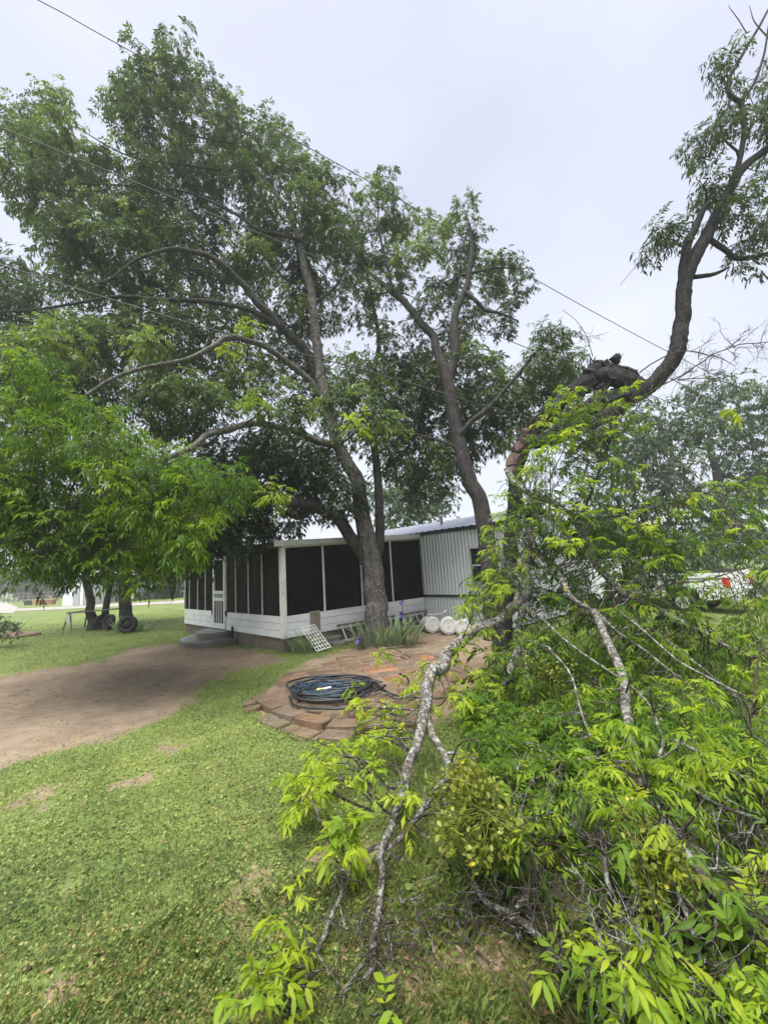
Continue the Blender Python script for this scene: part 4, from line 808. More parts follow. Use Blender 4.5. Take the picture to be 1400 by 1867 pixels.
fal.limb([(857,1601,2.25,.012),(882,1634,2.15,.022),(935,1671,2.02,.024),(965,1688,1.95,.024),(1003,1733,1.82,.022),(1056,1778,1.70,.02),(1097,1815,1.62,.014),(1130,1860,1.55,.008)], LI)
fal.limb([(1080,1112,4.6,.06),(1122,1203,3.9,.065),(1142,1297,3.3,.06),(1163,1408,2.6,.05),(1196,1470,2.3,.043),(1229,1527,2.05,.038),(1282,1593,1.85,.034),(1335,1650,1.7,.03),(1393,1712,1.55,.027),(1480,1800,1.4,.02)], LI)
for pl_ in ([(1120,1110,4.5),(1171,1149,4.2),(1229,1199,3.8),(1300,1240,3.5),(1400,1290,3.1)], [(1190,1300,3.0),(1208,1346,2.8),(1203,1385,2.6),(1215,1420,2.5)], [(1230,1350,2.7),(1262,1367,2.6),(1335,1404,2.4),(1410,1450,2.2)], [(1030,1390,2.8),(1080,1380,2.75),(1134,1388,2.7),(1200,1383,2.6),(1260,1340,2.6)], [(1030,1395,2.8),(1056,1408,2.75),(1090,1440,2.6),(1122,1466,2.5),(1150,1500,2.35)],
            [(920,1500,2.3),(937,1511,2.3),(960,1540,2.2),(978,1572,2.1),(985,1600,2.0)], [(1000,1180,4.0),(1040,1230,3.8),(1060,1300,3.4),(1100,1390,2.9)], [(1250,1430,2.4),(1310,1470,2.2),(1400,1500,2.0)], [(980,1120,4.8),(1060,1190,4.2),(1150,1250,3.7),(1220,1330,3.1)], [(1180,1560,1.9),(1230,1620,1.8),(1262,1700,1.65),(1275,1760,1.55)], [(1100,1560,2.0),(1120,1640,1.9),(1135,1700,1.8)]):
    fal.limb([(x, y, Y_, .020-.012*i/len(pl_)) for i, (x, y, Y_) in enumerate(pl_)], LI, 'limb', 7)
fal.limb([(1100,1260,4.2,.03),(1135,1420,3.2,.028),(1160,1490,2.8,.02),(1200,1560,2.5,.01)], LI)
fal.limb([(970,1010,5.8,.05),(1010,1040,5.4,.05),(1045,1090,5.0,.05),(1080,1112,4.9,.05),(1120,1150,4.7,.03),(1180,1190,4.5,.02),(1230,1230,4.2,.008)], LI)
fal.limb([(1054,946,6.2,.03),(1130,940,5.9,.03),(1221,917,5.6,.026),(1290,898,5.4,.02),(1335,889,5.3,.01)], TP); fal.limb([(1290,898,5.4,.014),(1335,930,5.2,.014),(1380,985,5.0,.01),(1420,1010,4.9,.005)], TP)
fal.limb([(1060,935,6.2,.032),(1080,890,6.1,.03),(1098,845,6.0,.028),(1112,800,5.95,.026),(1140,752,5.9,.022),(1185,715,5.85,.018),(1232,690,5.8,.014),(1262,672,5.8,.008)], M['twig'])
fal.limb([(1232,690,5.85,.016),(1280,660,5.8,.016),(1300,645,5.8,.014),(1345,630,5.75,.012),(1400,623,5.7,.01),(1470,610,5.7,.006)], M['twig'])
fal.limb([(1235,692,5.8,.014),(1290,690,5.75,.012),(1330,700,5.7,.008),(1345,712,5.7,.004)], M['twig'])
fal.limb([(1165,680,6.2,.018),(1190,662,6.1,.017),(1240,640,6.0,.015),(1300,648,5.9,.012),(1340,668,5.85,.006)], M['twig'])
fal.limb([(1080,650,6.6,.012),(1065,605,6.6,.009),(1045,580,6.6,.007),(1025,565,6.6,.004)], M['twig'])
fal.limb([(1150,1095,5.3,.03),(1215,1065,5.1,.026),(1280,1060,5.0,.02),(1340,1040,4.9,.012)], TP); fal.limb([(1190,1150,4.8,.03),(1250,1195,4.5,.026),(1330,1260,4.1,.018),(1410,1330,3.7,.01)], TP)
fal.limb([(1360,1400,2.9,.014),(1370,1300,3.0,.014),(1378,1230,3.1,.012),(1390,1170,3.2,.008)], M['twig'])
fal.limb([(1350,1780,1.5,.006),(1180,1790,1.55,.01),(1085,1800,1.6,.012)], M['rust'])
rs = fal.rs; fal.rk = .84
def bare(p, d_, L_, r_, lev):           # bare twiglets
    q = p+d_*L_; fal.segs.append((arc(p, q, rs, .0, 4), r_, r_*.45))
    if lev:
        for k in range(rs.integers(2, 5)):
            t_ = rs.uniform(.25, 1); nd = unit(d_+rs.normal(0, .62, 3)); bare(p+d_*L_*t_, nd, L_*rs.uniform(.35,.6), r_*.6, lev-1)
for x, y, Y_, n in ((1240,690,5.8,9),(1290,655,5.8,8),(1340,632,5.75,8),(1180,712,5.85,5),(1250,640,6.0,5),(1380,625,5.7,5),(1300,690,5.75,6),(1066,610,6.6,4),(1110,800,5.95,5),(1150,760,5.9,5),(1200,900,5.6,6),(1130,940,5.9,6),(1250,905,5.5,6)):
    for k in range(n): bare(D(x+rs.uniform(-20,20), y, Y_), unit(np.array([rs.uniform(-.3,1), rs.normal(0,.5), rs.uniform(-.5,1)])), rs.uniform(.18,.5), .006, 2)
# bare lichen twigs near the ground at left
for x, y, Y_, n in ((700,1545,2.5,5),(690,1650,2.17,8),(680,1740,1.98,9),(630,1600,2.3,6),(605,1670,2.1,5),(570,1760,1.95,6),(870,1620,2.2,6),(940,1672,2.0,6),(1010,1735,1.8,5),(760,1485,2.8,4),(800,1440,3.0,4),(740,1640,2.2,7),(770,1680,2.1,6),(720,1700,2.05,6),(830,1660,2.1,5)):
    for k in range(n):
        p = D(x+rs.uniform(-25,25), y+rs.uniform(-25,25), Y_*.98)
        if p[2] > .02:
            d_ = unit(np.array([rs.normal(0,.7), -.3+rs.normal(0,.5), rs.uniform(-.5,.25)])); L_ = rs.uniform(.1,.26)
            if (p+d_*L_)[2] > .0: bare(p, d_, L_, .005, 1)
def sprays(pts, ncomp, nl, ll, L_, att, ratio=.30, up=.1, reach=.9):
    for x, y, Y_ in pts:
        p = D(x, y, Y_)
        if p[2] < .10: continue
        b, br = fal.near(p); v_ = p-b; dist = np.linalg.norm(v_)
        if dist > reach: b = p-v_/dist*reach+np.array([0,0,-.05])
        fal.segs.append((arc(b, p, rs, .10, 6), max(.0045, min(.011, br*.6)), .0025)); dd = unit(v_+rs.normal(0,.3,3))
        k = ncomp+rs.integers(-1, 2); P_ = p-np.outer(rs.uniform(0,.14,k), dd); dr = dd*.4+rand_dirs(k, rs, up+.15, .75); a0 = rs.uniform(*att)
        fal.leaves.append(compound(P_, dr, L_*rs.uniform(.7,1.15,k), nl, ll*rs.uniform(.65,1.2), ratio, a0+rs.normal(0,.08,k), rs))
def dep(x, y, f0=.60, f1=.97, lo=1.15, hi=(4.3, 6.2)):
    g = gY(x, y); return float(np.clip(g*rs.uniform(f0, f1), lo, rs.uniform(*hi)))
RM = [(1010,1140),(1130,1080),(1300,1100),(1470,1060),(1470,1900),(1150,1900),(1060,1840),(1040,1720),(1000,1640),(900,1600),(850,1530),(830,1430),(860,1330),(930,1230)]
HB = [(960,1640),(1060,1600),(1130,1620),(1330,1700),(1300,1770),(1060,1760)]
sprays([(x, y, dep(x, y, .80, .99, 1.5)) for x, y in scatter(RM, 430, 13, rs, [HB])], 4, 9, .060, .14, (.15, .75), .28)
RF = [(870,1240),(960,1150),(1100,1110),(1300,1110),(1470,1080),(1470,1420),(1250,1450),(1000,1480),(850,1430)]
sprays([(x, y, dep(x, y, .80, .98, 1.6, (4.6, 6.4))) for x, y in scatter(RF, 330, 12, rs)], 6, 9, .085, .17, (.15, .75), .30)
RG = [(850,1270),(880,1200),(960,1160),(1100,1130),(1250,1180),(1200,1420),(1000,1470),(860,1420)]
sprays([(x, y, dep(x, y, .74, .95, 1.6, (4.4, 6.0))) for x, y in scatter(RG, 230, 11, rs)], 6, 9, .080, .17, (.1, .7), .30)
RB = [(1030,1180),(1200,1090),(1300,1080),(1470,1080),(1470,1450),(1300,1400),(1150,1500),(1050,1450)]
sprays([(x, y, dep(x, y, .52, .76, 1.5)) for x, y in scatter(RB, 80, 26, rs)], 5, 9, .060, .115, (.6, 1.0), .33, .25)
RC = [(960,1400),(1100,1380),(1300,1450),(1470,1420),(1470,1880),(1100,1880),(1150,1760),(1080,1600),(960,1560)]
sprays([(x, y, dep(x, y, .66, .88, 1.25)) for x, y in scatter(RC, 66, 28, rs, [HB])], 5, 9, .056, .11, (.55, .95), .32, .2)
LS = [(560,1440),(540,1405),(600,1380),(650,1305),(635,1335),(690,1290),(720,1300),(620,1420),(680,1370),(700,1205),(760,1215),(785,1228),(650,1265),(735,1245),(545,1465),(660,1345),(590,1410),(730,1330),(705,1340),(770,1235),(815,1235),(870,1145),(880,1120),(905,1155),(640,1530),(625,1505),(880,1255),(790,1300),(560,1380),(670,1420),(740,1440),(830,1290),(850,1090),(870,1060),(850,1200),(900,1200),(870,1230),(820,1260),(845,1300),(860,1170),(920,1190),(890,1090),(905,1075),(880,1290),(910,1240)]
sprays([(x+rs.uniform(-18,18), y+rs.uniform(-14,14), dep(x, y, .78, .9)) for x, y in LS for _ in (0, 1)], 6, 9, .068, .12, (.75, 1.0), .36, .2, .45)
BL = [(470,1770),(500,1740),(545,1715),(490,1830),(455,1850),(540,1845),(548,1680),(725,1840),(560,1800),(515,1850),(600,1560)]
sprays([(x, y, dep(x, y, .86, .95)) for x, y in BL], 4, 7, .066, .11, (.75, 1.0), .34, .2, .35)
BB = [(1080,1745),(1120,1760),(1180,1740),(1230,1770),(1290,1760),(1350,1780),(1390,1740),(1160,1830),(1250,1840),(1340,1840),(1100,1690),(1385,1845)]
sprays([(x, y, dep(x, y, .80, .92)) for x, y in BB], 5, 9, .060, .12, (.6, 1.0), .33, .2, .5)
UC = [(850,1060),(880,1000),(900,900),(960,820),(1040,750),(1100,760),(1140,850),(1240,900),(1400,860),(1400,1080),(1200,1100),(1100,1120),(1000,1150),(900,1120),(840,1110)]
WH = [(1062,1020),(1105,1015),(1105,1070),(1062,1070)]; W2 = [(1265,1012),(1370,1005),(1370,1070),(1300,1070)]
sprays([(x, y, rs.uniform(5.2, 7.0)) for x, y in scatter(UC, 230, 16, rs, [WH, W2])], 6, 9, .085, .17, (.05, .5), .28)
FILL = [(950,880),(1060,930),(1180,960),(1270,1010),(1250,1060),(1170,1110),(1050,1140),(960,1140),(940,1000)]
sprays([(x, y, rs.uniform(5.4, 7.4)) for x, y in scatter(FILL, 150, 13, rs, [WH, W2])], 7, 9, .085, .17, (.0, .4), .3)
sprays([(x, y, rs.uniform(4.4, 5.6)) for x, y in scatter(UC, 60, 34, rs, [WH, W2])], 6, 9, .085, .15, (.65, 1.0), .32, .2)
def scrag(pts, lo, hi_, r0, store):
    for x, y, Y_ in pts:
        q = D(x, y, Y_)
        if q[2] < .08: continue
        b, br = fal.near(q); v_ = q-b; d0 = np.linalg.norm(v_); L_ = rs.uniform(lo, hi_)
        if d0 > L_: b = q-v_/d0*L_
        k = 9; path = b+(q-b)*np.linspace(0, 1, k)[:,None]; path[1:] += np.cumsum(rs.normal(0, .022, (k-1, 3)), 0); path[:,2] = np.maximum(path[:,2], .02)
        store.append((path, r0*rs.uniform(.7, 1.5), r0*.35))
        for i in range(2, k):
            for _ in range(rs.integers(0, 3)):
                d_ = unit(unit(v_)+rs.normal(0, .8, 3)); e_ = path[i]+d_*rs.uniform(.05, .22); store.append((arc(path[i], e_, rs, .0, 4), r0*.5, r0*.22))
pale, dark = [], []
for poly, n_, f in ((RM, 120, (.76,.97)), (RC, 60, (.70,.92)), ([(860,1600),(1000,1600),(1380,1760),(1300,1850),(1050,1780)], 40, (.86,.98)), (UC, 150, None), ([(960,840),(1040,700),(1200,690),(1300,760),(1250,900),(1050,900)], 70, None), ([(520,1360),(700,1260),(850,1330),(820,1480),(640,1480)], 26, (.8,.95))):
    pts_ = [(x, y, dep(x, y, *f, 1.4) if f else rs.uniform(4.6, 6.6)) for x, y in scatter(poly, n_, 14, rs)]
    scrag(pts_[::2], .4, 1.1, .0048 if f else .0075, pale); scrag(pts_[1::2], .4, 1.0, .0042, dark)
for sg, mt in ((pale, LI), (dark, M['twig'])):
    V, F = twigmesh(sg, 4); o = tri_obj('branchlets', V, F, mt, fal.root); o['kind'] = 'stuff'
sprays([(x, y, rs.uniform(5.5, 6.2)) for x, y in scatter([(955,830),(985,760),(1040,715),(1110,715),(1170,730),(1200,780),(1100,840),(980,870)], 52, 15, rs)], 5, 9, .085, .15, (.2, .85), .30, .15)
UD = [(985,700),(1050,700),(1060,760),(1000,770)]
sprays([(x, y, 6.2) for x, y in scatter(UD, 8, 14, rs)], 5, 9, .095, .16, (.7,.95)); sprays([(x, y, 5.9) for x, y in ((905,940),(925,900),(890,960),(910,985),(1000,830),(960,860),(1150,700),(1160,860),(1350,880),(1330,760),(1010,1100),(870,1080),(855,1095),(890,1060),(930,1040),(905,1040))], 6, 9, .095, .16, (.7,1.))
fal.bake(M['leaf_bright'], M['twig_pale'], 2, 'foliage', .20, 300, .012)
# mistletoe
for (x, y, Y_, r_, n) in ((880,1485,2.08,.24,1300),(830,1440,2.3,.16,380),(1180,1560,1.80,.19,650),(1010,1235,4.2,.34,420),(985,1330,3.7,.35,350),(940,1440,2.7,.25,300)):
    c = D(x, y, Y_); u_ = rand_dirs(n, rs); lob = c+rand_dirs(9, rs)*r_*rs.uniform(.25, .95, 9)[:,None]; lr = r_*rs.uniform(.22, .5, 9); wl_ = rs.choice(9, n, p=lr**2/(lr**2).sum()); pos = lob[wl_]+u_*(lr[wl_]*rs.random(n)**.5)[:,None]; dd = u_*.7+rand_dirs(n, rs); dd /= np.linalg.norm(dd, axis=1)[:,None]
    nn_ = rand_dirs(n, rs, .6); nn_ -= dd*(nn_*dd).sum(1)[:,None]; nn_ /= np.linalg.norm(nn_, axis=1)[:,None]; le = rs.uniform(.018,.034,n)
    k = pos[:,2] > .02
    V, F, kk = leaf_arrays(pos[k], dd[k], nn_[k], le[k], le[k]*.62, 2, .05, .05); o = tri_obj('mistletoe', V, F, M['mistletoe'], fal.root, att=np.repeat(np.clip(rs.normal(.5,.2,k.sum()), 0, 1), kk)); o['kind'] = 'stuff'; o['label'] = 'olive-yellow mistletoe clump with small round leaves'
    segs = [(arc(c+rs.normal(0,.02,3), p, rs, .0, 3), .004, .002) for p in pos[::5]]; V, F = twigmesh(segs); o = tri_obj('mistletoe_stems', V, F, M['mistletoe'], fal.root, att=np.full(len(V), .3)); o['kind'] = 'stuff'

Tree.rk = 0.78; Tree.crook = .3
# ------------------------------------------------------------------ background trees
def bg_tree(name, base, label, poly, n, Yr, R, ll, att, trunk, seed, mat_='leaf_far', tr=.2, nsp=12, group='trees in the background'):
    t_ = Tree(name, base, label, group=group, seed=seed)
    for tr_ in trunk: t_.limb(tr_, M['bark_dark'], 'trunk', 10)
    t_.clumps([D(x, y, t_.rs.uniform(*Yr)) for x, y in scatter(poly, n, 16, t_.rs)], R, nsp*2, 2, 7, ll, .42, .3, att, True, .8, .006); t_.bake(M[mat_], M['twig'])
bg_tree('oak_tree', D(1300,1075,21), 'hazy green spreading tree behind the white pickup truck', [(1080,760),(1150,730),(1240,710),(1320,700),(1400,700),(1560,720),(1600,1000),(1400,1010),(1250,1030),(1120,1040),(1060,960)], 150, (18,24), 1.15, .24, (.1,.9), [[(1300,1085,21,.4),(1296,1000,21,.36),(1310,900,21,.3),(1290,800,21,.15)],[(1300,960,21,.2),(1230,900,20.5,.15),(1180,820,20,.06)]], 51)
bg_tree('hedge_tree', D(1120,1110,15), 'low dark thicket behind the fallen limb right of the grey home', [(1010,960),(1090,930),(1200,1000),(1290,1000),(1500,980),(1500,1010),(1290,1015),(1240,1080),(1100,1110),(1000,1110)], 60, (13.5,16.5), .8, .17, (0,.7), [[(1120,1110,15,.16),(1118,1040,15,.13),(1130,960,15,.06)]], 52)
bg_tree('yard_tree', D(745,1040,22), 'light green tree showing above the roof of the grey home', [(690,880),(740,870),(800,890),(815,930),(780,955),(700,960)], 26, (20,24), .95, .22, (.5,1.), [[(745,1060,22,.3),(745,940,22,.2),(750,890,22,.1)]], 53)
bg_tree('edge_tree', D(-40,1110,12), 'tree at the left edge of the yard with shade put into its leaf colour', [(-160,480),(0,455),(60,475),(130,540),(115,600),(60,640),(0,640),(-160,620)], 42, (10.5,12.5), .65, .15, (0,.35), [[(-60,1118,12,.25),(-65,900,12,.22),(-40,650,11.7,.16),(10,560,11.5,.08)]], 54, 'leaf')  # dark end of the leaf ramp paints in the shade of a dense crown
tl = G(170,1150); t_ = Tree('twin_stem_tree', tl, 'dark twin-stemmed tree behind the sawhorse on the left', group='shade trees on the left lawn', seed=55)
t_.limb([(170,1152,15.8,.28),(170,1120,15.8,.21),(163,1085,15.8,.18),(155,1040,15.8,.15),(140,980,15.8,.1)], M['bark_dark'], 'trunk'); t_.limb([(186,1146,16,.18),(192,1115,16,.16),(200,1080,16,.14),(203,1040,16,.12),(215,980,16,.08)], M['bark_dark'], 'trunk')
t_.clumps([D(x, y, t_.rs.uniform(13.5,17.5)) for x, y in scatter([(20,900),(260,900),(270,1030),(200,1040),(100,1040),(40,1020)], 60, 16, t_.rs)], .75, 14, 2, 5, .17, .34, .22, (0,.5)); t_.bake(M['leaf'], M['twig'])
t_ = Tree('thick_trunk_tree', G(235,1148), 'dark thick-trunked tree left of the porch with agaves at its base', group='shade trees on the left lawn', seed=56)
t_.limb([(234,1150,15.9,.40),(229,1120,15.9,.30),(228,1080,15.9,.27),(230,1030,15.9,.24),(240,960,15.9,.15)], M['bark_dark'], 'trunk')
t_.clumps([D(x, y, t_.rs.uniform(14,18)) for x, y in scatter([(200,900),(400,920),(340,1010),(330,1035),(250,1040),(200,1035)], 46, 16, t_.rs)], .75, 14, 2, 5, .17, .34, .22, (0,.5)); t_.bake(M['leaf'], M['twig'])
fl = ['far rounded tree at the left end of the tree line across the road', 'far tree behind the white shed across the road', 'far tree behind the grey carport across the road', 'far tree right of the grey carport across the road', 'small far tree beside the little white shed', 'far tree just left of the porch beyond the road']
for k, (x, y0, wd, ht, lb_) in enumerate(((-40,1096,60,60,fl[0]),(60,1094,60,58,fl[1]),(150,1090,60,62,fl[2]),(240,1084,50,60,fl[3]),(304,1091,26,38,fl[4]),(345,1074,50,60,fl[5]))):
    Y_ = min(G(x, y0)[1], 80) if k == 4 else 75; b_ = D(x, y0, Y_); b_[2] = 0
    poly = [(x+wd*cos(a_)*.9, y0-ht*.62+ht*.42*sin(a_)) for a_ in np.linspace(0, 2*pi, 12, endpoint=False)]; pb = PX(b_)[0]
    bg_tree('far_tree', b_, lb_, poly, 16 if k != 4 else 8, (Y_*.95, Y_*1.05), Y_*.028, Y_*.012, (.2,1.), [[(x, pb[1], Y_, .35*Y_/75), (x, y0-ht*.5, Y_, .25*Y_/75)]], 60+k, nsp=14, group='far trees across the road')

# ------------------------------------------------------------------ far left: sheds, bins, sawhorse
def shed(name, x0, x1, yb, hgt, depth, mat_, label, openf=False):
    a, b = G(x0, yb), G(x1, yb-(x1-x0)*.045); d_ = unit(b-a); n_ = np.array([-d_[1], d_[0], 0]); L_ = np.linalg.norm(b-a); t_ = thing(name, tuple((a+b)/2), label, 'shed')
    if openf:
        for k in range(6): mb = MB(); p = a+d_*L_*k/5; mb.beam(p, p+UP*hgt*.85, .14, .14); obj('post', mb, M['black'], t_)
        mb = MB(); mb.obox((a+b)/2+n_*depth+UP*hgt*.43, d_*L_/2, n_*.05, UP*hgt*.43); obj('back_wall', mb, mat_, t_)
    else:
        mb = MB(); mb.obox((a+b)/2+n_*depth/2+UP*hgt*.42, d_*L_/2, n_*depth/2, UP*hgt*.42); w_ = obj('wall', mb, mat_, t_)
        mb = MB(); mb.obox(a+d_*L_*.7-n_*.03+UP*.95, d_*.45, n_*.02, UP*.95); obj('door', mb, M['shedgrey'], t_)
    mb = MB(); e_ = .25
    for s_ in (0, 1):
        o_ = n_*(depth+e_ if s_ else -e_); mb.add([a-d_*e_+o_+UP*hgt*.84, b+d_*e_+o_+UP*hgt*.84, b+d_*e_+n_*depth/2+UP*hgt*1.1, a-d_*e_+n_*depth/2+UP*hgt*1.1], [(0,1,2,3)])
    obj('roof', mb, M['roof'], t_)
shed('garden_shed', 114, 151, 1105, 3.0, 4, M['shedwhite'], 'white metal shed across the road behind the twin-stemmed tree')
shed('carport', 165, 246, 1100, 3.1, 5, M['shedgrey'], 'grey open carport with dark posts across the road', True)
shed('small_shed', 280, 296, 1081, 2.6, 3, M['shedwhite'], 'tiny white shed far off beside a small tree')
fx = thing('picket_fence', tuple(G(60,1101)), 'weathered far fence at left behind the coloured bins', 'fence')
for k in range(13):
    p = G(-2+k*9, 1100-k*.4); mb = MB(); mb.beam(p, p+UP*1.5, .12, .10); obj('post', mb, M['greywood'], fx)
for z in (.4, .85, 1.3): mb = MB(); mb.beam(G(-2,1100)+UP*z, G(106,1095.2)+UP*z, .05, .09); obj('rail', mb, M['greywood'], fx)
for x, m_, lb_ in ((54,'bin_green','dark green bin at the left of the far row'),(69,'bin_yellow','yellow bin second in the far row'),(77,'bin_red','red bin in the middle of the far row'),(93,'bin_orange','orange bin at the right of the far row')):
    c = G(x, 1105-x*.03); t_ = thing('storage_bin', tuple(c), lb_, 'bin', 'coloured bins across the road'); mb = MB(); h_ = .5
    mb.prism([(c[0]+.42*a_, c[1]+.3*b_) for a_, b_ in ((-1,-1),(1,-1),(1,1),(-1,1))], 0, h_); mb.v = [(c[0]+(x_-c[0])*(.85+.15*z_/h_), c[1]+(y_-c[1])*(.85+.15*z_/h_), z_) for x_, y_, z_ in mb.v]; obj('tub', mb, M[m_], t_)
    mb = MB(); mb.prism([(c[0]+.45*a_, c[1]+.33*b_) for a_, b_ in ((-1,-1),(1,-1),(1,1),(-1,1))], h_+.003, h_+.07, .03); obj('lid', mb, M[m_], t_)
sh = G(143,1147); sw = thing('sawhorse', tuple(sh), 'grey sawhorse standing on the shaded left lawn', 'sawhorse')
sx = unit(np.array([.35, .94, 0])); sy = np.array([sx[1], -sx[0], 0]); HT = .72
mb = MB(); mb.beam(sh-sx*.45+UP*HT, sh+sx*.45+UP*HT, .09, .05); obj('beam', mb, M['greywood'], sw)
for a_ in (-1, 1):
    for b_ in (-1, 1): mb = MB(); mb.beam(sh+sx*a_*.42+sy*b_*.28, sh+sx*a_*.36+sy*b_*.05+UP*(HT-.03), .05, .04); obj('leg', mb, M['greywood'], sw)
    mb = MB(); q = [sh+sx*a_*.40+sy*b_+UP*z for b_, z in ((-.17,.36),(.17,.36),(.06,.68),(-.06,.68))]; mb.add(q+[p+sx*.03 for p in q], [(0,1,2,3),(7,6,5,4),(0,4,5,1),(1,5,6,2),(2,6,7,3),(3,7,4,0)]); obj('gusset', mb, M['whiteplastic'], sw)
p0, p1 = sh-sy*-.0+UP*(HT+.045), D(232,1116,16.2); p0 = D(127,1121,15.4); p0[2] = p1[2] = HT+.05
mb = MB(); mb.beam(p0, p1, .22, .045); tag(obj('plank', mb, M['greywood']), 'long dark plank resting on the grey sawhorse', 'plank')
for (x, y, r_, a_, lb_) in ((243,1152,.31,.2,'dark tyre leaning right of the thick tree trunk'),(208,1147,.31,-.5,'dark tyre standing between the left tree trunks'),(196,1146,.30,1.0,'smaller dark tyre next to the twin-stemmed tree')):
    c = G(x, y); c[1] -= .3; ax = unit(np.array([sin(a_), -cos(a_), .25])); t_ = thing('old_tyre', tuple(c), lb_, 'tyre', 'old tyres under the trees')
    mb = MB(); mb.lathe([(r_*.58,-.07),(r_*.75,-.10),(r_,-.08),(r_,.08),(r_*.75,.10),(r_*.58,.07),(r_*.58,-.07)], c+UP*r_, ax, 22); obj('tread', mb, M['tyre'], t_, True)
    mb = MB(); mb.lathe([(r_*.55,-.03),(r_*.55,.03),(r_*.15,.05),(r_*.1,.08)], c+UP*r_, ax, 16); obj('rim', mb, M['rust'], t_, True)

# ------------------------------------------------------------------ blade plants: iris bed, grass tuft, agaves
def blade_mesh(L_, wd, bend, v):
    t_ = np.linspace(0, 1, 6); V = []
    for q in t_:
        h = wd*.5*(1-q**2.2)+.0008; x = bend*L_*q**2.2; z = L_*(q-.28*abs(bend)*q**2.4); V += [(x, -h, z), (x+.15*h, 0, z), (x, h, z)]
    F = []
    for i in range(5):
        a = i*3
        for s in (0, 1): F += [(a+s, a+s+1, a+s+4), (a+s, a+s+4, a+s+3)]
    return tri_mesh('leaf', np.array(V), np.array(F), np.full(18, v))
def bladeplant(name, c, label, cat, n, spread, L_, wd, bends, mat_, seed, group=None, lean=.35, ell=(1,1)):
    rs_ = np.random.default_rng(seed); t_ = thing(name, tuple(c), label, cat, group); var = []
    for k in range(8): me = blade_mesh(1.0, wd/L_*rs_.uniform(.8,1.2), rs_.uniform(*bends), rs_.random()); me.materials.append(M[mat_]); var.append(me)
    for k in range(n):
        o = bpy.data.objects.new('leaf', var[k % 8]); link(o); o.parent = t_; a_ = rs_.uniform(0, 2*pi); q = spread*math.sqrt(rs_.random())
        o.location = (q*cos(a_)*ell[0], q*sin(a_)*ell[1], 0); s = L_*rs_.uniform(.6,1.1); o.scale = (s, s, s); o.rotation_euler = (rs_.normal(0,.10), lean*q/spread*rs_.uniform(.5,1.4), a_+rs_.normal(0,.5))
    return t_
ic = G(708,1178); ic[2] = .03
iris = bladeplant('iris_clump', ic, 'clump of grey-green purple-flowered irises at the foot of the shade tree', 'iris', 105, .62, .74, .085, (.05,.75), 'iris_leaf', 3, None, .45, (1.15,.5))
iorg = ORG[iris.name]
def iris_flower(px_, py_, Y_, droop):
    top_ = D(px_, py_, Y_); basep = np.array([ic[0]+(top_[0]-ic[0])*.8, ic[1], .03]); mb = MB(); mb.tube(catmull([basep, basep*.4+top_*.6+np.array([.02,0,.05]), top_], 6), [.009]*13, 6); st = obj('flower_stem', mb, M['iris_leaf'], iris, True)
    rs_ = np.random.default_rng(int(px_)); B, DD, NN = [], [], []
    for k in range(6):
        a_ = k*pi/3; up_ = 1.1 if k % 2 else -.5; d_ = unit([cos(a_), sin(a_), up_]); B.append(top_); DD.append(d_); NN.append(unit(np.cross(np.cross(d_, UP), d_)))
    V, F, kk = leaf_arrays(np.array(B), np.array(DD), np.array(NN), np.full(6,.115), np.full(6,.085), 2, .35, .12); tri_obj('flower', V, F, M['petal'], iris, att=np.repeat(rs_.random(6), kk))
iris_flower(733,1098,8.95,0); iris_flower(731,1121,8.9,0); iris_flower(655,1166,8.7,0)
bladeplant('grass_tuft', G(556,1186), 'tall green grass tuft at the porch corner', 'grass tuft', 150, .30, .62, .024, (.1,.7), 'iris_leaf', 4, None, .5, (1.2,.7))
bladeplant('agave', G(226,1153), 'spiky agave at the foot of the thick tree trunk', 'agave', 34, .30, .65, .07, (.0,.3), 'iris_leaf', 5, 'agaves under the trees', .9)
bladeplant('agave', G(250,1150), 'spiky agave right of the thick tree trunk', 'agave', 26, .26, .55, .06, (.0,.3), 'iris_leaf', 6, 'agaves under the trees', .9)
bladeplant('agave', G(20,1152), 'spiky agave in the round bed at the left edge', 'agave', 30, .30, .85, .07, (.0,.3), 'iris_leaf', 7, None, .8)
sb = Tree('bed_shrub', G(0,1158), 'low leafy shrub in the round bed at the left edge', 'shrub', seed=70)
sb.limb([(-4,1158,12.4,.04),(-4,1140,12.4,.03),(0,1125,12.4,.01)], M['twig'], 'stem', 6); sb.clumps([D(x, y, 12.4) for x, y in ((-30,1135),(-10,1128),(10,1140),(25,1148),(-20,1150),(5,1150))], .3, 16, 2, 5, .09, .4, .12, (.2,.8)); sb.bake(M['leaf'], M['twig'])
mb = MB(); c = G(-5,1163); mb.prism([(c[0]+1.6*cos(a_), c[1]+.8*sin(a_)) for a_ in np.linspace(0, 2*pi, 20, endpoint=False)], -.03, .10, .05); tag(obj('planting_bed', mb, soil), kind='structure')
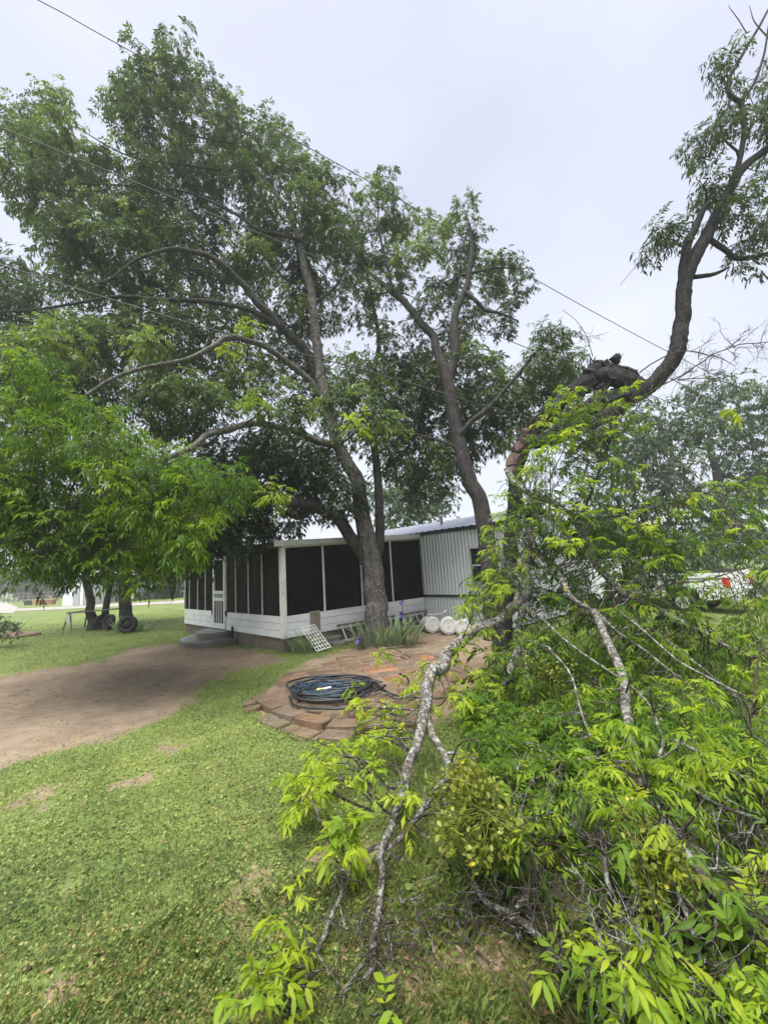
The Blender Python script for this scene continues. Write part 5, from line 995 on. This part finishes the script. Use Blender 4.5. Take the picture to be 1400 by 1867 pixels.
# dry leaf litter by the drums and under the limb
def litter():
    n = 2600; c1 = G(800,1175); c2 = G(880,1215); c3 = G(720,1760); c4 = G(1000,1600); which = rng.choice(5, n, p=[.38,.26,.11,.11,.14]); cc = np.array([c1, c2, c3, c4, G(350,1560)])[which]; sg = np.array([[.9,.6],[.7,.7],[.35,.28],[.8,.6],[2.2,1.6]])[which]
    pos = cc+np.concatenate([rng.normal(0, 1, (n,2))*sg, np.zeros((n,1))], 1); pos[:,2] = gz(pos[:,0], pos[:,1])+rng.uniform(.01,.03,n)+np.where(which < 2, .05, 0); a_ = rng.uniform(0, 2*pi, n)
    dd = np.stack([np.cos(a_), np.sin(a_), rng.normal(0,.2,n)], 1); nn_ = np.stack([rng.normal(0,.3,n), rng.normal(0,.3,n), np.ones(n)], 1); le = rng.uniform(.02,.05,n)
    V, F, kk = leaf_arrays(pos, unit_rows(dd), unit_rows(nn_), le, le*.35, 1, .0, .1); tag(tri_obj('leaf_litter', V, F, M['litter'], att=np.repeat(rng.random(n), kk)), 'brown dry leaf litter on the ground', 'leaf litter', kind='stuff')
def grit():
    n = 5200; xx = rng.uniform(-14, 1.2, n); yy = rng.uniform(2.5, 12, n); k = dirtmask(xx, yy) > .45; xx, yy = xx[k], yy[k]; n = len(xx)
    b = np.stack([xx, yy, gz(xx, yy)-.018], 1); s_ = rng.uniform(.006, .022, n)[:,None]*np.array([1,1,.6]); base = np.array([[1,0,0],[-.5,.87,0],[-.5,-.87,0],[0,0,1.]])
    V = (b[:,None,:]+base[None]*s_[:,None,:]*rng.uniform(.6,1.4,(n,4,1))).reshape(-1,3); F = (np.arange(n)[:,None,None]*4+np.array([[0,1,3],[1,2,3],[2,0,3]])[None]).reshape(-1,3)
    tag(tri_obj('soil_grit', V, F, M['litter'], att=np.repeat(rng.random(n), 4)), 'small clods and grit on the bare soil', 'grit', kind='stuff')
def unit_rows(a): return a/np.linalg.norm(a, axis=1)[:,None]
litter(); grit()

# ------------------------------------------------------------------ white pickup behind the foliage at right
pk0 = D(1352,1080,12.2); pk0[2] = float(gz(pk0[0], pk0[1])); fw = unit(np.array([-.50, .866, 0])); lf = np.array([-fw[1], fw[0], 0])
pk = thing('pickup_truck', tuple(pk0), 'white pickup truck half hidden behind the leaves at right', 'truck')
def pp(x, y, z): return pk0+fw*x+lf*(y-.95)+UP*z      # x forward from the tailgate, y from right side to left side
def extr(name, prof, y0, y1, m_, par_): mb = MB(); n_ = len(prof); mb.add([pp(x, y0, z) for x, z in prof]+[pp(x, y1, z) for x, z in prof], [tuple(range(n_)), tuple(range(n_, 2*n_))[::-1]]+[(i, i+n_, (i+1) % n_+n_, (i+1) % n_) for i in range(n_)]); return obj(name, mb, m_, par_)
W0, W1 = 0.0, 1.9
body = [(0,.50),(.02,1.28),(2.0,1.28),(2.02,1.22),(3.55,1.22),(3.6,1.16),(5.25,1.08),(5.45,.85),(5.45,.45),(4.9,.42),(4.8,.75),(4.55,.88),(4.2,.88),(3.95,.75),(3.85,.40),(1.75,.40),(1.65,.75),(1.4,.88),(1.05,.88),(.8,.75),(.7,.45)]
bd = extr('body', body, W0, W1, M['car'], pk)
extr('cab', [(2.06,1.222),(2.15,1.80),(2.35,1.86),(3.2,1.86),(3.35,1.80),(3.9,1.222)], W0+.1, W1-.1, M['car'], pk)
for ys in ((W0+.085, W0+.098), (W1-.098, W1-.085)):
    extr('side_window', [(2.25,1.27),(2.28,1.70),(2.72,1.74),(2.72,1.27)], *ys, M['glass'], pk); extr('side_window', [(2.80,1.27),(2.80,1.74),(3.22,1.74),(3.62,1.27)], *ys, M['glass'], pk)
extr('rear_window', [(2.075,1.32),(2.125,1.72),(2.135,1.72),(2.085,1.32)], W0+.3, W1-.3, M['glass'], pk)
extr('tonneau', [(.05,1.285),(.05,1.315),(2.0,1.315),(2.0,1.285)], W0+.1, W1-.1, M['black'], pk)
extr('trim_line', [(.1,1.10),(.1,1.13),(3.5,1.13),(3.5,1.10)], W1+.002, W1+.012, M['black'], pk)
for ys in ((W0+.02, W0+.20), (W1-.20, W1+.006)): extr('tail_light', [(-.02,.86),(-.02,1.14),(.10,1.14),(.10,.86)], *ys, M['red'], pk)
extr('bumper', [(-.14,.42),(-.14,.62),(-.01,.62),(-.01,.42)], W0, W1, M['alu'], pk)
for x in (1.22, 4.38):
    for y in (.12, 1.78):
        mb = MB(); mb.lathe([(.20,-.12),(.34,-.12),(.37,-.08),(.37,.08),(.34,.12),(.20,.12)], pp(x, y, .37), lf, 24); wh = obj('wheel', mb, M['tyre'], pk, True); mb = MB(); mb.lathe([(.21,-.125),(.21,.125),(.08,.13)], pp(x, y, .37), lf, 16); obj('rim', mb, M['alu'], wh)
# white board / trailer showing between the branches
mb = MB(); p = D(1085,1080,13.0); 
tr = thing('box_trailer', (p[0], p[1], float(gz(p[0], p[1]))), 'white box trailer glimpsed between the branches right of the torn trunk', 'trailer'); o_ = ORG[tr.name]
mb = MB(); mb.obox(o_+np.array([0,.5,1.05]), (.55,.05,0), (-.1,1.1,0), (0,0,.62)); obj('box', mb, M['car'], tr)
for s in (-1, 1): mb = MB(); mb.lathe([(.15,-.1),(.29,-.1),(.30,.1),(.15,.1)], o_+np.array([s*.5,.5,.30]), (1,0,0), 18); obj('wheel', mb, M['tyre'], tr, True)

# ------------------------------------------------------------------ overhead wires
for pts, lb_ in (([(-330,-200,5.2),(70,0,6.2),(215,80,6.6),(650,318,8.0),(950,495,9.4),(1205,635,10.8),(1420,742,12.4)], 'uppermost overhead wire crossing the sky above the trees'),
                 ([(-300,120,6),(0,232,6.6),(125,282,6.9),(426,406,7.6),(756,543,8.6),(920,618,9.2),(1250,745,10.6)], 'middle overhead wire running through the tree crowns'),
                 ([(-300,390,4.2),(0,482,5.0),(190,542,5.5),(420,610,6.0),(700,685,6.7),(945,757,7.4),(1300,850,9.2)], 'lowest overhead wire in front of the shade tree')):
    mb = MB(); mb.tube(catmull([D(*p) for p in pts], 10), .0095, 6); tag(obj('overhead_wire', mb, M['wire'], None, True), lb_, 'wire', 'overhead wires')
up_ = D(503,1010,30); up_[2] = 0; pl = thing('utility_pole', tuple(up_), 'far wooden utility pole seen over the porch roof', 'pole')
mb = MB(); mb.lathe([(.15,0),(.11,6.2)], up_, UP, 10); obj('post', mb, M['greywood'], pl, True); mb = MB(); mb.beam(up_+UP*5.7-np.array([.8,0,0]), up_+UP*5.7+np.array([.8,0,0]), .10, .12); obj('crossarm', mb, M['greywood'], pl)

# ------------------------------------------------------------------ haze volume, added to stand for a fogged lens
hm, ht, ho = newmat('added_haze'); pv = N(ht, 'ShaderNodeVolumePrincipled'); pv.inputs['Color'].default_value = (0.93, 0.95, 1.0, 1); pv.inputs['Density'].default_value = 0.0017; pv.inputs['Anisotropy'].default_value = 0.2
ht.links.new(pv.outputs[0], ho.inputs['Volume'])
mb = MB(); mb.box(-310, 310, -310, 310, -3.0, 24.0); hz_o = obj('haze', mb, hm, org=np.array([0, 0, -3.0])); tag(hz_o, kind='stuff'); hz_o['label'] = 'thin haze added through the whole yard to stand for lens fog'; hz_o['category'] = 'haze'
scene.cycles.volume_bounces = 1
